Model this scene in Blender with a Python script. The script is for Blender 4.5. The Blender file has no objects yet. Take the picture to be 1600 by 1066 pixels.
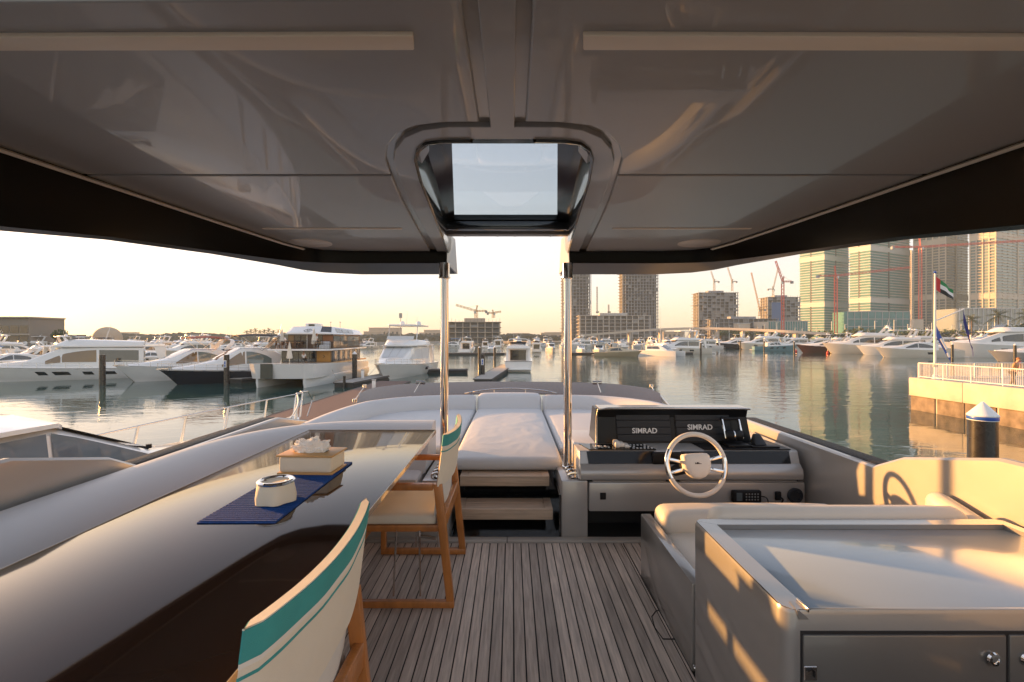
import bpy, bmesh, math, random
from mathutils import Vector, Matrix, noise
R = math.radians
random.seed(7)
scene = bpy.context.scene
col = scene.collection

# ------------------------------------------------------------------ camera, sky, sun, exposure
F_PX, HZ, CAMZ, WL = 755.0, 528.0, 1.4, -3.8     # focal length and horizon in 1600-px photo units; deck is z = 0, water is WL
cam_d = bpy.data.cameras.new('camera'); cam = bpy.data.objects.new('camera', cam_d); col.objects.link(cam)
cam_d.sensor_width = 36; cam_d.lens = F_PX * 36 / 1600; cam_d.shift_y = -5 / 1600
cam_d.clip_start = .05; cam_d.clip_end = 20000
cam.location = (0, 0, CAMZ); cam.rotation_euler = (R(90), 0, 0)
scene.camera = cam

SUN_EL, SUN_AZ = 7.0, -62.0                       # azimuth from +Y, clockwise
world = bpy.data.worlds.new('World'); scene.world = world; world.use_nodes = True
wn = world.node_tree
sky = wn.nodes.new('ShaderNodeTexSky'); sky.sky_type = 'NISHITA'; sky.sun_disc = False
sky.sun_elevation = R(SUN_EL); sky.sun_rotation = R(SUN_AZ)
sky.air_density = 1.0; sky.dust_density = 1.0; sky.ozone_density = 1.0
gam = wn.nodes.new('ShaderNodeGamma'); gam.inputs[1].default_value = .55
tint = wn.nodes.new('ShaderNodeMix'); tint.data_type = 'RGBA'; tint.blend_type = 'MULTIPLY'
tint.inputs['Factor'].default_value = 1; tint.inputs['B'].default_value = (1.07, .94, .97, 1)
hsv = wn.nodes.new('ShaderNodeHueSaturation'); hsv.inputs['Saturation'].default_value = 1.0
wn.links.new(sky.outputs[0], hsv.inputs['Color']); wn.links.new(hsv.outputs[0], gam.inputs[0]); wn.links.new(gam.outputs[0], tint.inputs['A'])
wn.links.new(tint.outputs['Result'], wn.nodes['Background'].inputs[0])
wn.nodes['Background'].inputs[1].default_value = .15
sun_d = bpy.data.lights.new('sun', 'SUN'); sun_d.energy = 4.2; sun_d.angle = R(.9); sun_d.color = (1, .48, .14)
sun = bpy.data.objects.new('sun', sun_d); col.objects.link(sun)
SD = Vector((math.sin(R(SUN_AZ)) * math.cos(R(SUN_EL)), math.cos(R(SUN_AZ)) * math.cos(R(SUN_EL)), math.sin(R(SUN_EL))))
sun.rotation_euler = (-SD).to_track_quat('-Z', 'Y').to_euler()
scene.view_settings.view_transform = 'Standard'; scene.view_settings.look = 'None'
scene.view_settings.exposure = 2.15; scene.view_settings.gamma = 1
scene.cycles.max_bounces = 8; scene.cycles.glossy_bounces = 5; scene.cycles.transparent_max_bounces = 8
scene.cycles.use_denoising = True

# ------------------------------------------------------------------ helpers
def W(px, py, Y):
    return Vector(((px - 800) / F_PX * Y, Y, CAMZ - (py - HZ) / F_PX * Y))
def WAT(px, py, z=WL):
    Y = (CAMZ - z) * F_PX / (py - HZ)
    return Vector(((px - 800) / F_PX * Y, Y, z))

_m = {}
def mat(name, base, rough=.5, metal=0., coat=0., var=.0, vs=8., bump=0., bs=40., ior=1.5, stretch=None, rnd=0., spec=None, coatr=.03, sheen=0):
    if name in _m: return _m[name]
    m = bpy.data.materials.new(name); m.use_nodes = True; n = m.node_tree; b = n.nodes['Principled BSDF']
    b.inputs['Roughness'].default_value = rough; b.inputs['Metallic'].default_value = metal
    b.inputs['Coat Weight'].default_value = coat; b.inputs['Coat Roughness'].default_value = coatr; b.inputs['IOR'].default_value = ior
    if sheen: b.inputs['Sheen Weight'].default_value = sheen
    if spec is not None: b.inputs['Specular IOR Level'].default_value = spec
    b.inputs['Base Color'].default_value = (*base, 1)
    vec = None
    if var or bump:
        tc = n.nodes.new('ShaderNodeTexCoord'); vec = tc.outputs['Object']
        if stretch:
            mp = n.nodes.new('ShaderNodeMapping'); mp.inputs['Scale'].default_value = stretch
            n.links.new(vec, mp.inputs[0]); vec = mp.outputs[0]
        if rnd:
            oi = n.nodes.new('ShaderNodeObjectInfo'); ad = n.nodes.new('ShaderNodeVectorMath'); ad.operation = 'MULTIPLY_ADD'
            n.links.new(oi.outputs['Random'], ad.inputs[0]); ad.inputs[1].default_value = (37, 53, 91); n.links.new(vec, ad.inputs[2]); vec = ad.outputs[0]
    c = None
    if var:
        t = n.nodes.new('ShaderNodeTexNoise'); t.inputs['Scale'].default_value = vs; t.inputs['Detail'].default_value = 5; n.links.new(vec, t.inputs[0])
        rp = n.nodes.new('ShaderNodeMapRange'); rp.inputs[1].default_value = .25; rp.inputs[2].default_value = .75; rp.inputs[3].default_value = 1 - var; rp.inputs[4].default_value = 1 + var
        n.links.new(t.outputs[0], rp.inputs[0]); val = rp.outputs[0]
        if rnd:
            r2 = n.nodes.new('ShaderNodeMapRange'); r2.inputs[3].default_value = 1 - rnd; r2.inputs[4].default_value = 1 + rnd
            n.links.new(oi.outputs['Random'], r2.inputs[0])
            mu = n.nodes.new('ShaderNodeMath'); mu.operation = 'MULTIPLY'; n.links.new(val, mu.inputs[0]); n.links.new(r2.outputs[0], mu.inputs[1]); val = mu.outputs[0]
        mx = n.nodes.new('ShaderNodeVectorMath'); mx.operation = 'SCALE'; mx.inputs[0].default_value = base
        n.links.new(val, mx.inputs['Scale']); n.links.new(mx.outputs[0], b.inputs['Base Color'])
        rr = n.nodes.new('ShaderNodeMapRange'); rr.inputs[3].default_value = max(0, rough - .06); rr.inputs[4].default_value = min(1, rough + .06)
        n.links.new(t.outputs[0], rr.inputs[0]); n.links.new(rr.outputs[0], b.inputs['Roughness'])
    if bump:
        t2 = n.nodes.new('ShaderNodeTexNoise'); t2.inputs['Scale'].default_value = bs; t2.inputs['Detail'].default_value = 4; n.links.new(vec, t2.inputs[0])
        bp = n.nodes.new('ShaderNodeBump'); bp.inputs['Strength'].default_value = bump; bp.inputs['Distance'].default_value = .02
        n.links.new(t2.outputs[0], bp.inputs['Height']); n.links.new(bp.outputs[0], b.inputs['Normal'])
    _m[name] = m; return m

def obj(name, verts, faces, m=None, parent=None, smooth=None, mats=None, mi=None):
    me = bpy.data.meshes.new(name); me.from_pydata([tuple(v) for v in verts], [], faces); me.validate()
    if mats:
        for x in mats: me.materials.append(x)
        if mi: me.polygons.foreach_set('material_index', mi)
    elif m: me.materials.append(m)
    bm = bmesh.new(); bm.from_mesh(me); bmesh.ops.recalc_face_normals(bm, faces=bm.faces); bm.to_mesh(me); bm.free()
    if smooth is not None:
        me.polygons.foreach_set('use_smooth', [True] * len(me.polygons)); me.set_sharp_from_angle(angle=R(smooth))
    o = bpy.data.objects.new(name, me); col.objects.link(o)
    if parent is not None: o.parent = parent
    return o
def bmobj(name, bm, m, parent=None, smooth=None):
    me = bpy.data.meshes.new(name); bmesh.ops.recalc_face_normals(bm, faces=bm.faces); bm.to_mesh(me); bm.free()
    if m: me.materials.append(m)
    if smooth is not None:
        me.polygons.foreach_set('use_smooth', [True] * len(me.polygons)); me.set_sharp_from_angle(angle=R(smooth))
    o = bpy.data.objects.new(name, me); col.objects.link(o)
    if parent is not None: o.parent = parent
    return o
def tag(o, label=None, cat=None, group=None, kind=None):
    if label: o['label'] = label
    if cat: o['category'] = cat
    if group: o['group'] = group
    if kind: o['kind'] = kind
    return o
def empty(name, loc=(0, 0, 0), rz=0, label=None, cat=None, group=None):
    o = bpy.data.objects.new(name, None); col.objects.link(o); o.location = loc; o.rotation_euler.z = rz; o.empty_display_size = .1
    return tag(o, label, cat, group)
def copy_tree(o, parent=None):
    c = o.copy(); col.objects.link(c); c.parent = parent
    for ch in list(o.children): copy_tree(ch, c)
    return c
BOXF = [(0, 3, 2, 1), (4, 5, 6, 7), (0, 1, 5, 4), (1, 2, 6, 5), (2, 3, 7, 6), (3, 0, 4, 7)]
def boxv(x0, x1, y0, y1, z0, z1):
    return [(x0, y0, z0), (x1, y0, z0), (x1, y1, z0), (x0, y1, z0), (x0, y0, z1), (x1, y0, z1), (x1, y1, z1), (x0, y1, z1)]
class MB:
    def __init__(s): s.v = []; s.f = []
    def add(s, v, f):
        k = len(s.v); s.v += [tuple(x) for x in v]; s.f += [tuple(i + k for i in q) for q in f]; return s
    def box(s, x0, x1, y0, y1, z0, z1): return s.add(boxv(x0, x1, y0, y1, z0, z1), BOXF)
    def hexa(s, v): return s.add(v, BOXF)
    def tube(s, pts, r, n=6, closed=False):
        pts = [Vector(p) for p in pts]; L = len(pts); rs = r if isinstance(r, (list, tuple)) else [r] * L
        k = len(s.v); up = None
        for i, p in enumerate(pts):
            if closed: t = pts[(i + 1) % L] - pts[i - 1]
            else: t = pts[min(i + 1, L - 1)] - pts[max(i - 1, 0)]
            if t.length < 1e-9: t = Vector((0, 0, 1))
            t.normalize()
            if up is None: up = t.orthogonal().normalized()
            up = (up - t * up.dot(t)); up = up.normalized() if up.length > 1e-6 else t.orthogonal().normalized()
            b = t.cross(up)
            for j in range(n):
                a = 2 * math.pi * j / n; s.v.append(tuple(p + (up * math.cos(a) + b * math.sin(a)) * rs[i]))
        for i in range(L if closed else L - 1):
            i2 = (i + 1) % L
            for j in range(n):
                s.f.append((k + i * n + j, k + i * n + (j + 1) % n, k + i2 * n + (j + 1) % n, k + i2 * n + j))
        if not closed:
            s.f.append(tuple(k + j for j in range(n))[::-1]); s.f.append(tuple(k + (L - 1) * n + j for j in range(n)))
        return s
    def bar(s, a, b, w, h):
        a, b = Vector(a), Vector(b); t = (b - a).normalized()
        u = Vector((0, 0, 1)) if abs(t.z) < .9 else Vector((0, 1, 0))
        x = t.cross(u).normalized(); y = x.cross(t).normalized(); x *= w / 2; y *= h / 2
        return s.add([a - x - y, a + x - y, a + x + y, a - x + y, b - x - y, b + x - y, b + x + y, b - x + y], BOXF)
    def lathe(s, c, prof, n=24, axis='z'):
        k = len(s.v)
        for (r, z) in prof:
            for j in range(n):
                a = 2 * math.pi * j / n; x, y = r * math.cos(a), r * math.sin(a)
                p = (x, y, z) if axis == 'z' else ((x, -z, y) if axis == 'y' else (z, x, y))
                s.v.append((c[0] + p[0], c[1] + p[1], c[2] + p[2]))
        for i in range(len(prof) - 1):
            for j in range(n): s.f.append((k + i * n + j, k + i * n + (j + 1) % n, k + (i + 1) * n + (j + 1) % n, k + (i + 1) * n + j))
        s.f.append(tuple(k + j for j in range(n))[::-1]); s.f.append(tuple(k + (len(prof) - 1) * n + j for j in range(n)))
        return s
    def loft(s, rings, closed=True, caps=True):
        k = len(s.v); n = len(rings[0])
        for r in rings: s.v += [tuple(p) for p in r]
        for i in range(len(rings) - 1):
            for j in range(n if closed else n - 1):
                s.f.append((k + i * n + j, k + i * n + (j + 1) % n, k + (i + 1) * n + (j + 1) % n, k + (i + 1) * n + j))
        if caps and closed:
            s.f.append(tuple(k + j for j in range(n))[::-1]); s.f.append(tuple(k + (len(rings) - 1) * n + j for j in range(n)))
        return s
    def prism(s, poly, z0, z1):
        k = len(s.v); n = len(poly)
        s.v += [(p[0], p[1], z0 if len(p) < 3 else p[2] + z0) for p in poly]; s.v += [(p[0], p[1], z1 if len(p) < 3 else p[2] + z1) for p in poly]
        s.f.append(tuple(range(k, k + n))[::-1]); s.f.append(tuple(range(k + n, k + 2 * n)))
        for j in range(n): s.f.append((k + j, k + (j + 1) % n, k + n + (j + 1) % n, k + n + j))
        return s
    def build(s, name, m, parent=None, smooth=None, bevel=0, seg=2):
        o = obj(name, s.v, s.f, m, parent, None)
        if bevel:
            bm = bmesh.new(); bm.from_mesh(o.data)
            ed = [e for e in bm.edges if e.is_manifold and e.calc_face_angle(0) > R(25)]
            bmesh.ops.bevel(bm, geom=ed, offset=bevel, segments=seg, affect='EDGES', profile=.5, clamp_overlap=True)
            bm.to_mesh(o.data); bm.free(); smooth = 35 if smooth is None else smooth
        if smooth is not None:
            o.data.polygons.foreach_set('use_smooth', [True] * len(o.data.polygons)); o.data.set_sharp_from_angle(angle=R(smooth))
        return o
def rbox(name, x0, x1, y0, y1, z0, z1, m, parent=None, bevel=.01, seg=2):
    return MB().box(x0, x1, y0, y1, z0, z1).build(name, m, parent, bevel=bevel, seg=seg)
def cushion(name, x0, x1, y0, y1, z0, z1, m, parent=None, r=.05, puff=.02, n=(14, 14, 5), wr=0., seed=0, map=None, wf=5., dirn=(1, 1)):
    """rounded, puffed box; map(u) bends every vertex afterwards"""
    bm = bmesh.new(); bmesh.ops.create_cube(bm, size=2)
    nx, ny, nz = n
    def cuts(ax, k):
        ed = [e for e in bm.edges if abs((e.verts[0].co - e.verts[1].co)[ax]) > 1e-6]
        bmesh.ops.subdivide_edges(bm, edges=ed, cuts=k, use_grid_fill=True)
    cuts(0, nx); cuts(1, ny); cuts(2, nz)
    hx, hy, hz = (x1 - x0) / 2, (y1 - y0) / 2, (z1 - z0) / 2; c = Vector(((x0 + x1) / 2, (y0 + y1) / 2, (z0 + z1) / 2)); r = min(r, hx, hy, hz)
    def warp(t, h):   # crowd the vertices towards the edges so that the rounding is smooth
        return h * math.copysign(1 - (1 - abs(t)) ** 1.6, t)
    for v in bm.verts:
        u = v.co.copy(); p = Vector((warp(u.x, hx), warp(u.y, hy), warp(u.z, hz)))
        q = Vector((max(-hx + r, min(hx - r, p.x)), max(-hy + r, min(hy - r, p.y)), max(-hz + r, min(hz - r, p.z))))
        d = p - q
        if d.length > 1e-9: p = q + d.normalized() * min(r, max(abs(d.x), abs(d.y), abs(d.z)) if d.length else 0)
        fx, fy = 1 - (p.x / hx) ** 4, 1 - (p.y / hy) ** 4
        if p.z > 0: p.z += puff * max(0, fx) * max(0, fy)
        if wr and p.z > 0:
            s = Vector((p.x * wf * dirn[0] + seed, p.y * wf * dirn[1], seed * 1.3))
            k = noise.noise(s) ; k2 = 1 - abs(noise.noise(s * 1.7 + Vector((k * 1.5, 3, 0)))) * 2
            p.z += wr * (k * .6 + max(0, k2) ** 3 * .8) * max(0, fx) * max(0, fy)
        v.co = c + p
        if map: v.co = map(v.co)
    return bmobj(name, bm, m, parent, smooth=60)
def text_mesh(name, s, size, m, parent, M, extrude=.0012, offset=0.0, align='CENTER'):
    cu = bpy.data.curves.new(name, 'FONT'); cu.body = s; cu.size = size; cu.align_x = align; cu.align_y = 'CENTER'; cu.extrude = extrude; cu.offset = offset; cu.resolution_u = 3
    t = bpy.data.objects.new(name, cu); col.objects.link(t); bpy.context.view_layer.update()
    me = bpy.data.meshes.new_from_object(t.evaluated_get(bpy.context.evaluated_depsgraph_get())); bpy.data.objects.remove(t); bpy.data.curves.remove(cu)
    me.materials.clear(); me.materials.append(m); me.transform(M)
    o = bpy.data.objects.new(name, me); col.objects.link(o); o.parent = parent
    return o
def polyline(pts, n):
    """resample a polyline with Catmull-Rom"""
    out = []; P = [Vector(p) for p in pts]; L = len(P)
    for i in range(L - 1):
        p0, p1, p2, p3 = P[max(i - 1, 0)], P[i], P[i + 1], P[min(i + 2, L - 1)]
        for k in range(n):
            t = k / n; out.append(.5 * ((2 * p1) + (p2 - p0) * t + (2 * p0 - 5 * p1 + 4 * p2 - p3) * t * t + (3 * p1 - p0 - 3 * p2 + p3) * t ** 3))
    out.append(P[-1]); return out

ORD = ('first second third fourth fifth sixth seventh eighth ninth tenth eleventh twelfth thirteenth fourteenth fifteenth sixteenth seventeenth eighteenth nineteenth twentieth '
       'twenty-first twenty-second twenty-third twenty-fourth twenty-fifth twenty-sixth twenty-seventh twenty-eighth twenty-ninth thirtieth thirty-first thirty-second thirty-third thirty-fourth thirty-fifth thirty-sixth').split()
# ------------------------------------------------------------------ materials
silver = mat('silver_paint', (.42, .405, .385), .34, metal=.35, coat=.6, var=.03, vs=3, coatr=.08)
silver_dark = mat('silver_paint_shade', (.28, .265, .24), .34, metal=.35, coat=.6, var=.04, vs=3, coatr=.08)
ceil_m = mat('ceiling_gloss', (.30, .303, .306), .38, coat=.35, var=.03, vs=1.5, coatr=.03)
black_gloss = mat('black_gloss', (.012, .012, .013), .08, coat=1., coatr=.02)
black_matt = mat('black_matt', (.015, .015, .016), .5)
rubber = mat('caulking', (.008, .007, .006), .7)
teak_grey = mat('weathered_teak', (.49, .405, .335), .62, var=.30, vs=9, bump=.25, bs=60, stretch=(9, .6, 9), rnd=.26)
teak_step = mat('step_teak', (.50, .375, .27), .55, var=.22, vs=9, bump=.2, bs=60, stretch=(.6, 9, 9), rnd=.1)
teak_orange = mat('oiled_teak', (.42, .155, .035), .38, coat=.25, var=.25, vs=7, bump=.1, bs=40, stretch=(4, 4, .8), rnd=.1)
white_vinyl = mat('white_vinyl', (.52, .52, .52), .5, var=.02, vs=3, bump=.08, bs=300)
grey_vinyl = mat('pearl_vinyl', (.45, .45, .45), .42, var=.03, vs=2, bump=.06, bs=260, coat=.1, coatr=.3)
cream_vinyl = mat('cream_vinyl', (.70, .635, .54), .45, var=.02, vs=4, bump=.06, bs=260)
canvas = mat('cream_canvas', (.76, .68, .54), .8, var=.05, vs=6, bump=.35, bs=700)
teal = mat('teal_webbing', (.045, .30, .285), .75, var=.1, vs=9, bump=.3, bs=600)
chrome = mat('polished_steel', (.80, .78, .75), .06, metal=1.)
chrome_b = mat('brushed_steel', (.62, .60, .57), .25, metal=1.)
table_m = mat('dark_lacquer', (.022, .012, .008), .05, spec=.3)
navy_mat = mat('navy_weave', (.018, .095, .36), .8, spec=.15, var=.3, vs=160, bump=.8, bs=420)
galley_paint = mat('taupe_paint', (.32, .31, .29), .3, metal=.4, coat=1., var=.03, vs=3, coatr=.015)
galley_door = mat('door_paint_shaded', (.15, .145, .135), .32, metal=.4, coat=.6, var=.03, vs=3, coatr=.06)  # darker than the cabinet: shade on its front put into the colour
beam_black = mat('beam_black', (.008, .008, .008), .22, spec=.10)
dash_gloss = mat('dash_gloss', (.010, .011, .013), .09, spec=.3)
pod_black = mat('pod_black', (.012, .013, .015), .28, spec=.2)
plastic_g = mat('charcoal_plastic', (.030, .034, .040), .5, spec=.25, bump=.05, bs=300, var=.03)
plastic_b = mat('black_plastic', (.012, .012, .013), .45, spec=.2)
ivory = mat('ivory_leather', (.74, .68, .60), .42, var=.02, vs=8, bump=.05, bs=200)
letter = mat('letter_white', (.75, .75, .74), .5)
gel_white = mat('white_gelcoat', (.80, .79, .76), .22, coat=.6, var=.03, vs=1.2)
cream_gel = mat('cream_gelcoat', (.72, .66, .56), .25, coat=.5, var=.03, vs=1.2)
grey_gel = mat('grey_gelcoat', (.34, .34, .34), .25, coat=.5, var=.03, vs=1)
navy_gel = mat('navy_gelcoat', (.018, .022, .035), .12, coat=.8)
brown_gel = mat('maroon_gelcoat', (.06, .025, .022), .15, coat=.8)
teal_gel = mat('turquoise_gelcoat', (.17, .30, .33), .25, coat=.5)
tan_gel = mat('varnished_wood', (.45, .27, .12), .35, var=.2, vs=3, stretch=(4, .5, 4))
anti = mat('antifouling', (.02, .02, .022), .6)
dglass = mat('dark_glass', (.02, .024, .028), .05, coat=1., ior=1.6)
bluecanvas = mat('blue_canvas', (.05, .16, .33), .8)
black_canvas = mat('black_canvas', (.02, .02, .022), .8)
red_canvas = mat('rust_canvas', (.30, .08, .05), .8)
conc = mat('concrete', (.44, .41, .37), .85, var=.15, vs=.6, bump=.2, bs=8)
conc_dark = mat('raw_concrete', (.29, .30, .32), .9, var=.2, vs=.15)
conc_warm = mat('warm_concrete', (.42, .36, .29), .85, var=.15, vs=.15)
crane_red = mat('crane_red', (.55, .09, .07), .5)
crane_yel = mat('crane_ochre', (.42, .24, .09), .5)
pile_m = mat('pile_black', (.022, .021, .021), .28, coat=.3, var=.2, vs=4)
leaf_m = mat('leaf_green', (.055, .085, .03), .7, var=.35, vs=3)
palm_m = mat('palm_green', (.06, .075, .03), .6, var=.3, vs=2)
trunk_m = mat('trunk_brown', (.16, .11, .07), .9, var=.2, vs=6)
boards_m = mat('dock_boards', (.13, .075, .058), .7, var=.22, vs=5, stretch=(.25, 7, 1), bump=.5, bs=7)
# ================================================================== the setting: water, land
def water_mat():
    m = bpy.data.materials.new('harbour_water'); m.use_nodes = True; n = m.node_tree; b = n.nodes['Principled BSDF']
    b.inputs['Base Color'].default_value = (.028, .072, .064, 1); b.inputs['Roughness'].default_value = .035; b.inputs['IOR'].default_value = 1.333
    tc = n.nodes.new('ShaderNodeTexCoord')
    def nz(scale, st, det):
        mp = n.nodes.new('ShaderNodeMapping'); mp.inputs['Scale'].default_value = st; mp.inputs['Rotation'].default_value = (0, 0, R(12)); n.links.new(tc.outputs['Object'], mp.inputs[0])
        t = n.nodes.new('ShaderNodeTexNoise'); t.inputs['Scale'].default_value = scale; t.inputs['Detail'].default_value = det; t.inputs['Distortion'].default_value = .6; n.links.new(mp.outputs[0], t.inputs[0]); return t.outputs[0]
    patch = nz(.035, (.45, 1, 1), 2)                       # calm and ruffled patches
    pr = n.nodes.new('ShaderNodeMapRange'); pr.inputs[1].default_value = .40; pr.inputs[2].default_value = .62; pr.inputs[3].default_value = .25; pr.inputs[4].default_value = 1.0; n.links.new(patch, pr.inputs[0])
    a = nz(.75, (.5, 1, 1), 3); c = nz(2.6, (.6, 1, 1), 3)
    s = n.nodes.new('ShaderNodeMath'); s.operation = 'MULTIPLY_ADD'; s.inputs[1].default_value = .22; n.links.new(c, s.inputs[0]); n.links.new(a, s.inputs[2])
    mu = n.nodes.new('ShaderNodeMath'); mu.operation = 'MULTIPLY'; n.links.new(s.outputs[0], mu.inputs[0]); n.links.new(pr.outputs[0], mu.inputs[1])
    bp = n.nodes.new('ShaderNodeBump'); bp.inputs['Strength'].default_value = 1; bp.inputs['Distance'].default_value = .048; n.links.new(mu.outputs[0], bp.inputs['Height']); n.links.new(bp.outputs[0], b.inputs['Normal'])
    return m
tag(obj('water', [(-9000, -3000, WL), (9000, -3000, WL), (9000, 12000, WL), (-9000, 12000, WL)], [(0, 1, 2, 3)], water_mat()), kind='structure')
sand = mat('land_sand', (.34, .29, .22), .9, var=.15, vs=.05)
tag(MB().prism([(60, 470), (140, 330), (260, 250), (420, 190), (900, 120), (3000, 60), (3000, 5000), (-600, 5000), (-600, 620), (-80, 600)], WL - 3, WL + 1.4).build('land', sand), kind='structure')
tag(MB().prism([(-3000, 160), (-210, 150), (-200, 215), (-330, 330), (-600, 420), (-600, 5000), (-3000, 5000)], WL - 3, WL + 1.3).build('west_shore', sand), kind='structure')

# ================================================================== own yacht: hull, bulwark
CX = -.03                                                  # centre line of the yacht
def bw_x(Y):                                               # half breadth of the bulwark, inner face
    return 2.09 if Y < 4.2 else 2.09 - .0 * (Y - 4.2) - .012 * (Y - 4.2) ** 2
def bw_z(Y):
    if Y < 2.05: return .89 + .012 * (2.05 - Y)
    if Y < 2.55: return .89 - (Y - 2.05) * .24
    if Y < 2.76: return .77 - (Y - 2.55) / .21 * .10
    if Y < 4.4: return .67 + (Y - 2.76) * .004
    return .676 - min(1, (Y - 4.4) / .9) * .20
HULL = empty('motor_yacht_hull', (0, 0, 0), 0, 'silver hull sides and bulwarks of the yacht the picture is taken on', 'yacht')
ys = [-2, -1, 0, 1, 1.5, 2.05, 2.3, 2.55, 2.62, 2.7, 2.76, 3.0, 3.5, 4.2, 4.4, 4.7, 5, 5.3, 5.8, 6.5, 7.0]
for s, nm in ((-1, 'bulwark'), (1, 'bulwark')):
    rings = []
    for Y in ys:
        x = CX + s * bw_x(Y); z = bw_z(Y); o = .035 * s
        rings.append([(x, Y, -.05), (x, Y, z - .012), (x + o * .3, Y, z), (x + o, Y, z), (x + o, Y, -.05)])
    MB().loft(rings).build(nm, silver, HULL, smooth=30)
    rings = []
    for Y in [y for y in ys if y >= 2.5]:                  # dark cap outside of the bulwark
        x = CX + s * (bw_x(Y) + .037); z = min(bw_z(Y), .67) + .004
        rings.append([(x, Y, z - .05), (x, Y, z - .004), (x + s * .012, Y, z + .004), (x + s * .12, Y, z), (x + s * .15, Y, z - .05)])
    MB().loft(rings).build('cap_rail', mat('cap_dark', (.03, .026, .024), .45, spec=.12, var=.5, vs=40, bump=.5, bs=90), HULL, smooth=40)
# outer shell down to the water and out to the bow
rings = []
for Y in (-6, -2, 2, 5, 8, 11, 13, 14.6, 15.6):
    t = max(0, (Y - 4) / 11.6); b = 2.25 * (1 - t ** 2.2) + .02; dz = .2 * max(0, (Y - 6) / 9)
    top = -.07 if Y < 7 else -.07 - min(1, (Y - 7) / 2.5) * 1.0
    rings.append([(CX - b, Y, top), (CX - b * 1.04, Y, -1.6), (CX - b * .9, Y, WL), (CX, Y - t * 1.5, WL - .7), (CX + b * .9, Y, WL), (CX + b * 1.04, Y, -1.6), (CX + b, Y, top)])
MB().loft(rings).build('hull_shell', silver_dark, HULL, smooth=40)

# ------------------------------------------------------------------ teak deck
tag(MB().box(-1.75, 2.0, -1.5, 3.30, -.05, -.004).build('deck', rubber), kind='structure')
DECK = bpy.data.objects['deck']
pitch = .0524; pk = []
def plank(x0, x1, y0, y1, z0=-.01, z1=.002):
    return rbox('plank', x0 + .0032, x1 - .0032, y0, y1, z0, z1, teak_grey, DECK, bevel=.0012, seg=1)
x = -1.04; i = 0
while x < .755:
    cut = [-.3 + ((i * 37) % 11) * .05, 3.292]
    if i % 3 == 1: cut = [-1.4, 1.12 + (i % 5) * .06, 3.292]
    for a, b in zip(cut, cut[1:]): plank(x, min(x + pitch, .7525 + .0032), a, b - .003)
    x += pitch; i += 1
x = .758
while x < 1.98: plank(x, x + pitch, 2.835, 3.289); x += pitch
# inspection hatch cut into the deck beside the cabinet
q = [(.753 - .001, 2.42), (.753 - .001, 2.27)] + [(.753 - .001 - .075 * math.sin(a * math.pi / 14), 2.27 + .15 * (1 - math.cos(a * math.pi / 14)) * .5 + .0) for a in range(1, 8)]
MB().tube([(.752, 2.24, .004), (.70, 2.24, .004), (.688, 2.33, .004), (.70, 2.42, .004), (.735, 2.47, .004), (.752, 2.475, .004)], .0025, 5).build('hatch_joint', rubber, DECK)
# pale sill board at the foot of the steps, in two lengths
rbox('sill_board', -1.02, -.036, 3.302, 3.375, -.02, .012, mat('sill_grey', (.40, .365, .32), .5, var=.1, vs=6), DECK, .004)
rbox('sill_board', -.032, 1.64, 3.302, 3.375, -.02, .012, _m['sill_grey'], DECK, .004)

# ------------------------------------------------------------------ steps up to the sun pad
ST = empty('companion_steps', (-.055, 3.6, 0), 0, 'two floating teak steps in a black recess leading up to the white sun pad', 'steps')
MB().box(-.40, .40, .30, .34, -.03, .375).box(-.40, -.385, -.21, .30, -.03, .30).box(.385, .40, -.21, .30, -.03, .30).box(-.40, .40, -.21, .30, -.05, -.03).build('recess', black_gloss, ST)
def tread(z, y0, y1, w):
    t = MB().box(-w, w, y0, y1, z - .075, z - .006).build('tread', teak_step, ST, bevel=.006)
    m_ = .05
    for k in range(2):
        a = y0 + .028 + k * (y1 - y0 - .03) / 2
        rbox('tread_slat', -w + .06, w - .06, a, a + (y1 - y0 - .03) / 2 - .004, z - .0055, z, teak_step, t, .001, 1)
    for s in (-1, 1):
        MB().prism([(s * w, y0 + .002), (s * (w - .055), y0 + .028), (s * (w - .055), y1 - .002), (s * w, y1 - .002)], z - .0055, z).build('tread_end', teak_step, t)
    MB().prism([(-w, y0 + .001), (w, y0 + .001), (w - .055, y0 + .026), (-w + .055, y0 + .026)], z - .0055, z).build('tread_nosing', teak_step, t)
tread(.182, -.17, .08, .345); tread(.362, .02, .27, .335)
rbox('step_lamp', -.12, .12, .296, .30, .245, .262, mat('step_light', (.10, .14, .19), .3), ST, .001, 1)

# ------------------------------------------------------------------ sun pad
SP = empty('sun_pad', (0, 0, 0), 0, 'wide white sun pad with wrapped backrest on the foredeck, wrinkled centre cushion', 'sun pad')
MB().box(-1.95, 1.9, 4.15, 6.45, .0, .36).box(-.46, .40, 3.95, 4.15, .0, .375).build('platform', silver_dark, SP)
def bend(v):                                               # the centre pad droops at its aft end and fans out a little
    k = max(0, (4.15 - v.y)); v.z -= k * k * .06; return v
cushion('centre_cushion', -.465, .395, 3.73, 6.33, .378, .475, white_vinyl, SP, r=.05, puff=.025, n=(40, 80, 5), wr=.0055, seed=4.2, wf=3.2, dirn=(1.6, .8), map=bend)
cushion('side_cushion', -1.75, -.475, 4.12, 6.33, .36, .468, white_vinyl, SP, r=.045, puff=.022, n=(24, 34, 4), wr=.004, seed=9.1, wf=3)
cushion('side_cushion', .405, 1.72, 4.12, 6.33, .36, .468, white_vinyl, SP, r=.045, puff=.022, n=(30, 34, 4), wr=.005, seed=2.7, wf=4, dirn=(.5, 1.5))
def lean(v): v.y += (v.z - .40) * .55; return v
cushion('back_cushion', -.46, .39, 6.27, 6.50, .36, .645, white_vinyl, SP, r=.06, puff=.012, n=(16, 5, 8), map=lean)
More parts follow.
